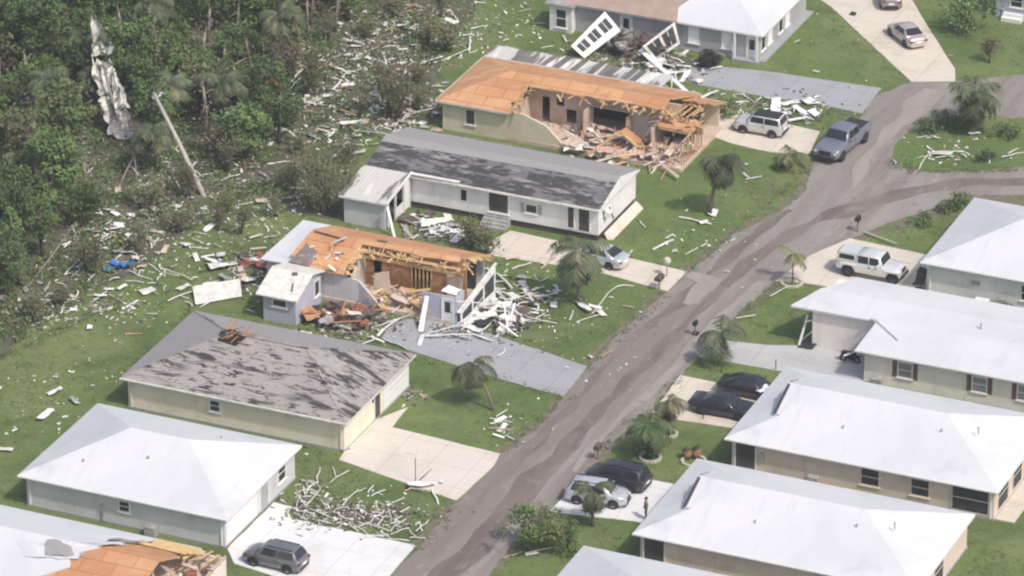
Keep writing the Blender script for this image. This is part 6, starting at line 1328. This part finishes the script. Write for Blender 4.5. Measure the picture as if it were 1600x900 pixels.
# things in front of the white pickup, motorbike under the pale house, garden furniture
q = P(1437,444); t = thing('wheelie_bin','dark brown wheelie bin tipped against the white pickup','bin',tuple(q)); b = MB(); e1 = Vector((.25,.0,.75)); b.hexa([q+Vector(p) for p in ((-.35,-.3,.03),(.25,-.3,.03),(.25,.3,.03),(-.35,.3,.03))]+[q+Vector(p) for p in ((-.10,-.36,1.25),(.52,-.36,1.1),(.52,.36,1.1),(-.10,.36,1.25))]); b.build('body',M['junk'],t)
b = MB(); b.hexa([q+Vector(p) for p in ((-.14,-.4,1.27),(.58,-.4,1.11),(.58,.4,1.11),(-.14,.4,1.27))]+[q+Vector(p) for p in ((-.12,-.4,1.35),(.60,-.4,1.18),(.60,.4,1.18),(-.12,.4,1.35))]); b.build('lid',M['plastic'],t)
for s in (-1,1): b = MB(); b.tube([q+Vector((-.35,s*.34,.12)),q+Vector((-.35,s*.40,.12))],.12,10); b.build('wheel',M['rubber'],t)
q = P(1436,457); b = MB(); b.tube([q+Vector((0,0,.03)),q+Vector((0,0,.12)),q+Vector((0,0,.26)),q+Vector((0,0,.34))],[.40,.46,.46,.38],16); b.tube([q+Vector((0,0,.34)),q+Vector((0,0,.38))],[.3,.24],12); tag(b.build('spare_tyre',M['rubber'],None,tuple(q)),'black tyre lying at the foot of the pale wall','tyre')
q = P(1328,566); t = thing('motorbike','black motor scooter parked at the corner of the pale beige house','motorbike',tuple(q))
for dx in (-.55,.55):
    b = MB(); k0 = 0; nn = 16
    for k in range(nn):
        a, a2 = 2*math.pi*k/nn, 2*math.pi*(k+1)/nn; b.bar((q.x+dx+.24*math.cos(a),q.y,.30+.24*math.sin(a)),(q.x+dx+.24*math.cos(a2),q.y,.30+.24*math.sin(a2)),.13,.13)
    b.build('wheel',M['rubber'],t); b = MB(); b.tube([(q.x+dx,q.y-.04,.3),(q.x+dx,q.y+.04,.3)],.15,12); b.build('rim',M['rim'],t)
b = MB(); b.hexa([(q.x-.6,q.y-.14,.4),(q.x+.2,q.y-.14,.3),(q.x+.2,q.y+.14,.3),(q.x-.6,q.y+.14,.4),(q.x-.7,q.y-.17,.78),(q.x+.1,q.y-.15,.72),(q.x+.1,q.y+.15,.72),(q.x-.7,q.y+.17,.78)]); b.hexa([(q.x+.3,q.y-.18,.35),(q.x+.5,q.y-.18,.4),(q.x+.5,q.y+.18,.4),(q.x+.3,q.y+.18,.35),(q.x+.22,q.y-.2,1.0),(q.x+.36,q.y-.16,1.05),(q.x+.36,q.y+.16,1.05),(q.x+.22,q.y+.2,1.0)]); b.box(q.x-.1,q.x+.4,q.y-.15,q.y+.15,.27,.34); b.build('body',M['plastic'],t)
b = MB(); b.tube([(q.x+.28,q.y-.35,1.1),(q.x+.32,q.y,1.02),(q.x+.28,q.y+.35,1.1)],.025,6); b.build('handlebar',M['rim'],t); b = MB(); b.obox((q.x-.3,q.y,.83),(.75,.3,.12),(0,-.05,0)); b.build('seat',M['plastic'],t)
strip(1318,556,1338,549,.12,'d',1.0,1.1,0,'pale stick resting across the parked motor scooter')
q = P(1533,482); t = thing('garden_table','white square garden table by the pale wall','table',tuple(q)); b = MB(); b.box(q.x-.55,q.x+.55,q.y-.45,q.y+.45,.68,.73); b.build('table_top',M['white'],t)
for sx in (-1,1):
    for sy in (-1,1): b = MB(); b.tube([(q.x+sx*.48,q.y+sy*.38,0),(q.x+sx*.46,q.y+sy*.36,.68)],.035,6); b.build('leg',M['white'],t)
q = P(1562,490); t = thing('garden_bench','pale metal garden bench right of the white table','bench',tuple(q)); b = MB(); b.box(q.x-.8,q.x+.8,q.y-.3,q.y+.3,.40,.45); b.build('seat',M['grey_metal'],t); b = MB(); 
for k in range(8): b.box(q.x-.78+k*.21,q.x-.70+k*.21,q.y+.28,q.y+.32,.45,.9)
b.box(q.x-.8,q.x+.8,q.y+.27,q.y+.33,.86,.92); b.build('backrest',M['grey_metal'],t)
for sx in (-1,1):
    for sy in (-1,1): b = MB(); b.box(q.x+sx*.76-.04,q.x+sx*.76+.04,q.y+sy*.27-.03,q.y+sy*.27+.03,0,.40); b.build('leg',M['white'],t)
place(lambda t: leafy_tree(t, .8, .9, 41, Y2, per=220, sz=.09, ncl=12, low=.15), 'low_shrub', 'low green shrub behind the pale garden bench', 'shrub', P(1572,485))
# rubbish bag, dark debris near the top driveway
for x,y,lab in ((1332,22,'small dark item lying on the cream top driveway'),(1086,521,'small dark lump on the muddy road edge opposite the grey driveway')):
    b = MB(); q = P(x,y,.1); b.sheet(q+Vector((-.25,-.2,0)),q+Vector((.25,-.2,0)),q+Vector((.3,.25,.1)),q+Vector((-.2,.3,.1)),4,4,.3,.12,int(x),0,.1); tag(b.build('rubbish_bag',M['plastic'],None,tuple(q)),lab,'rubbish')
strip(649,757,649,716,.05,'j',.1,2.0,.0,'thin dark rod standing in the white sheet on the pinkish driveway',.05); strip(655,750,674,733,.08,'j',.1,.8,.1,'dark bent branch by the standing thin rod',.05)
#PART7
# ------------------------------------------------------------------ person on the driveway
def skinned(name, verts, edges, radii, mats, par, root=0, sub=2, pick=None):
    me = bpy.data.meshes.new(name); me.from_pydata(verts, edges, []); bm = bmesh.new(); bm.from_mesh(me); ly = bm.verts.layers.skin.verify(); bm.verts.ensure_lookup_table()
    for i, v in enumerate(bm.verts): v[ly].radius = (radii[i],radii[i]); v[ly].use_root = (i == root)
    bm.to_mesh(me); bm.free(); o = bpy.data.objects.new(name, me); COL.objects.link(o)
    o.modifiers.new('s','SKIN'); s = o.modifiers.new('d','SUBSURF'); s.levels = s.render_levels = sub
    bpy.context.view_layer.update(); dg = bpy.context.evaluated_depsgraph_get(); nm = bpy.data.meshes.new_from_object(o.evaluated_get(dg)); o.modifiers.clear(); o.data = nm; nm.name = name
    nm.materials.clear()
    for mm in mats: nm.materials.append(mm)
    for p in nm.polygons:
        p.use_smooth = True; p.material_index = pick(p.center) if pick else 0
    o.parent = par; return o
q = P(1009,811,.05)
t = thing('person','person in a tan shirt standing on the white driveway beside the silver crossover','person',tuple(q))
V = [(0,0,.95),(0,.01,1.15),(0,.02,1.36),(0,.02,1.47),(0,-.01,1.56),(0,-.01,1.66)]; RD = [.15,.14,.15,.06,.085,.085]; E_ = [(0,1),(1,2),(2,3),(3,4),(4,5)]
def add(v, r, par): V.append(v); RD.append(r); E_.append((par,len(V)-1)); return len(V)-1
for s in (-1,1):
    h = add((s*.10,0,.88),.10,0); k = add((s*.12,-.02 if s>0 else .03,.48),.065,h); a = add((s*.13,.03,.09),.042,k); add((s*.14,-.12,.04),.038,a)
    sh = add((s*.19,.02,1.38),.065,2); el = add((s*.26,.03,1.10),.045,sh); wr_ = add((s*.25,-.06,.88),.032,el); pa = add((s*.245,-.085,.80),.034,wr_)
    for f in range(4):
        f1 = add((s*.235,-.118+f*.022,.745),.0095,pa); add((s*.215,-.120+f*.022,.700+.008*abs(f-1)),.0085,f1)
    th = add((s*.215,-.125,.79),.011,pa); add((s*.205,-.14,.755),.009,th)
def pick(c):
    if c.z > 1.44 : return 0
    if c.z > .93 and abs(c.x) < .23: return 1
    if c.z > 1.12: return 1
    if abs(c.x) > .19 and c.z > .6: return 0
    return 3 if c.z < .10 else 2
skinned('body',V,E_,RD,[M['skin'],M['shirt'],M['trouser'],M['plastic']],t,0,2,pick)
b = MB(); b.tube([(0,.015,1.62),(0,.02,1.68),(0,.02,1.73),(0,.015,1.755)],[.098,.102,.08,.03],12); b.build('hair',M['hair'],None).parent = t
b = MB(); b.tube([(0,-.085,1.62),(0,-.115,1.60)],[.012,.016],6); b.build('nose',M['skin'],None).parent = t
for s in (-1,1):
    b = MB(); b.tube([(s*.033,-.083,1.635),(s*.033,-.095,1.635)],.011,8); b.build('eye',M['paper'],None).parent = t
    b = MB(); b.tube([(s*.085,0,1.60),(s*.10,.01,1.63)],[.014,.02],6); b.build('ear',M['skin'],None).parent = t
b = MB(); b.obox((0,-.088,1.565),(.045,.012,.012)); b.build('mouth',M['junk_red'],None).parent = t
t.rotation_euler = (0,0,R(-60)); t.scale = (1.22,1.22,1.02)

# ------------------------------------------------------------------ air
hz = MB(); hz.box(-1650,1650,-1250,2050,-1.2,190)
hm = bpy.data.materials.new('haze'); hm.use_nodes = True; nt = hm.node_tree; nt.nodes.clear()
out = nt.nodes.new('ShaderNodeOutputMaterial'); pv = nt.nodes.new('ShaderNodeVolumePrincipled'); pv.inputs['Color'].default_value = (.88,.92,1,1); pv.inputs['Density'].default_value = .00021; pv.inputs['Anisotropy'].default_value = .2
nt.links.new(pv.outputs[0], out.inputs['Volume'])
h = hz.build('haze', hm); h['kind'] = 'stuff'
for o in bpy.data.objects:
    if '_o' in o: del o['_o']
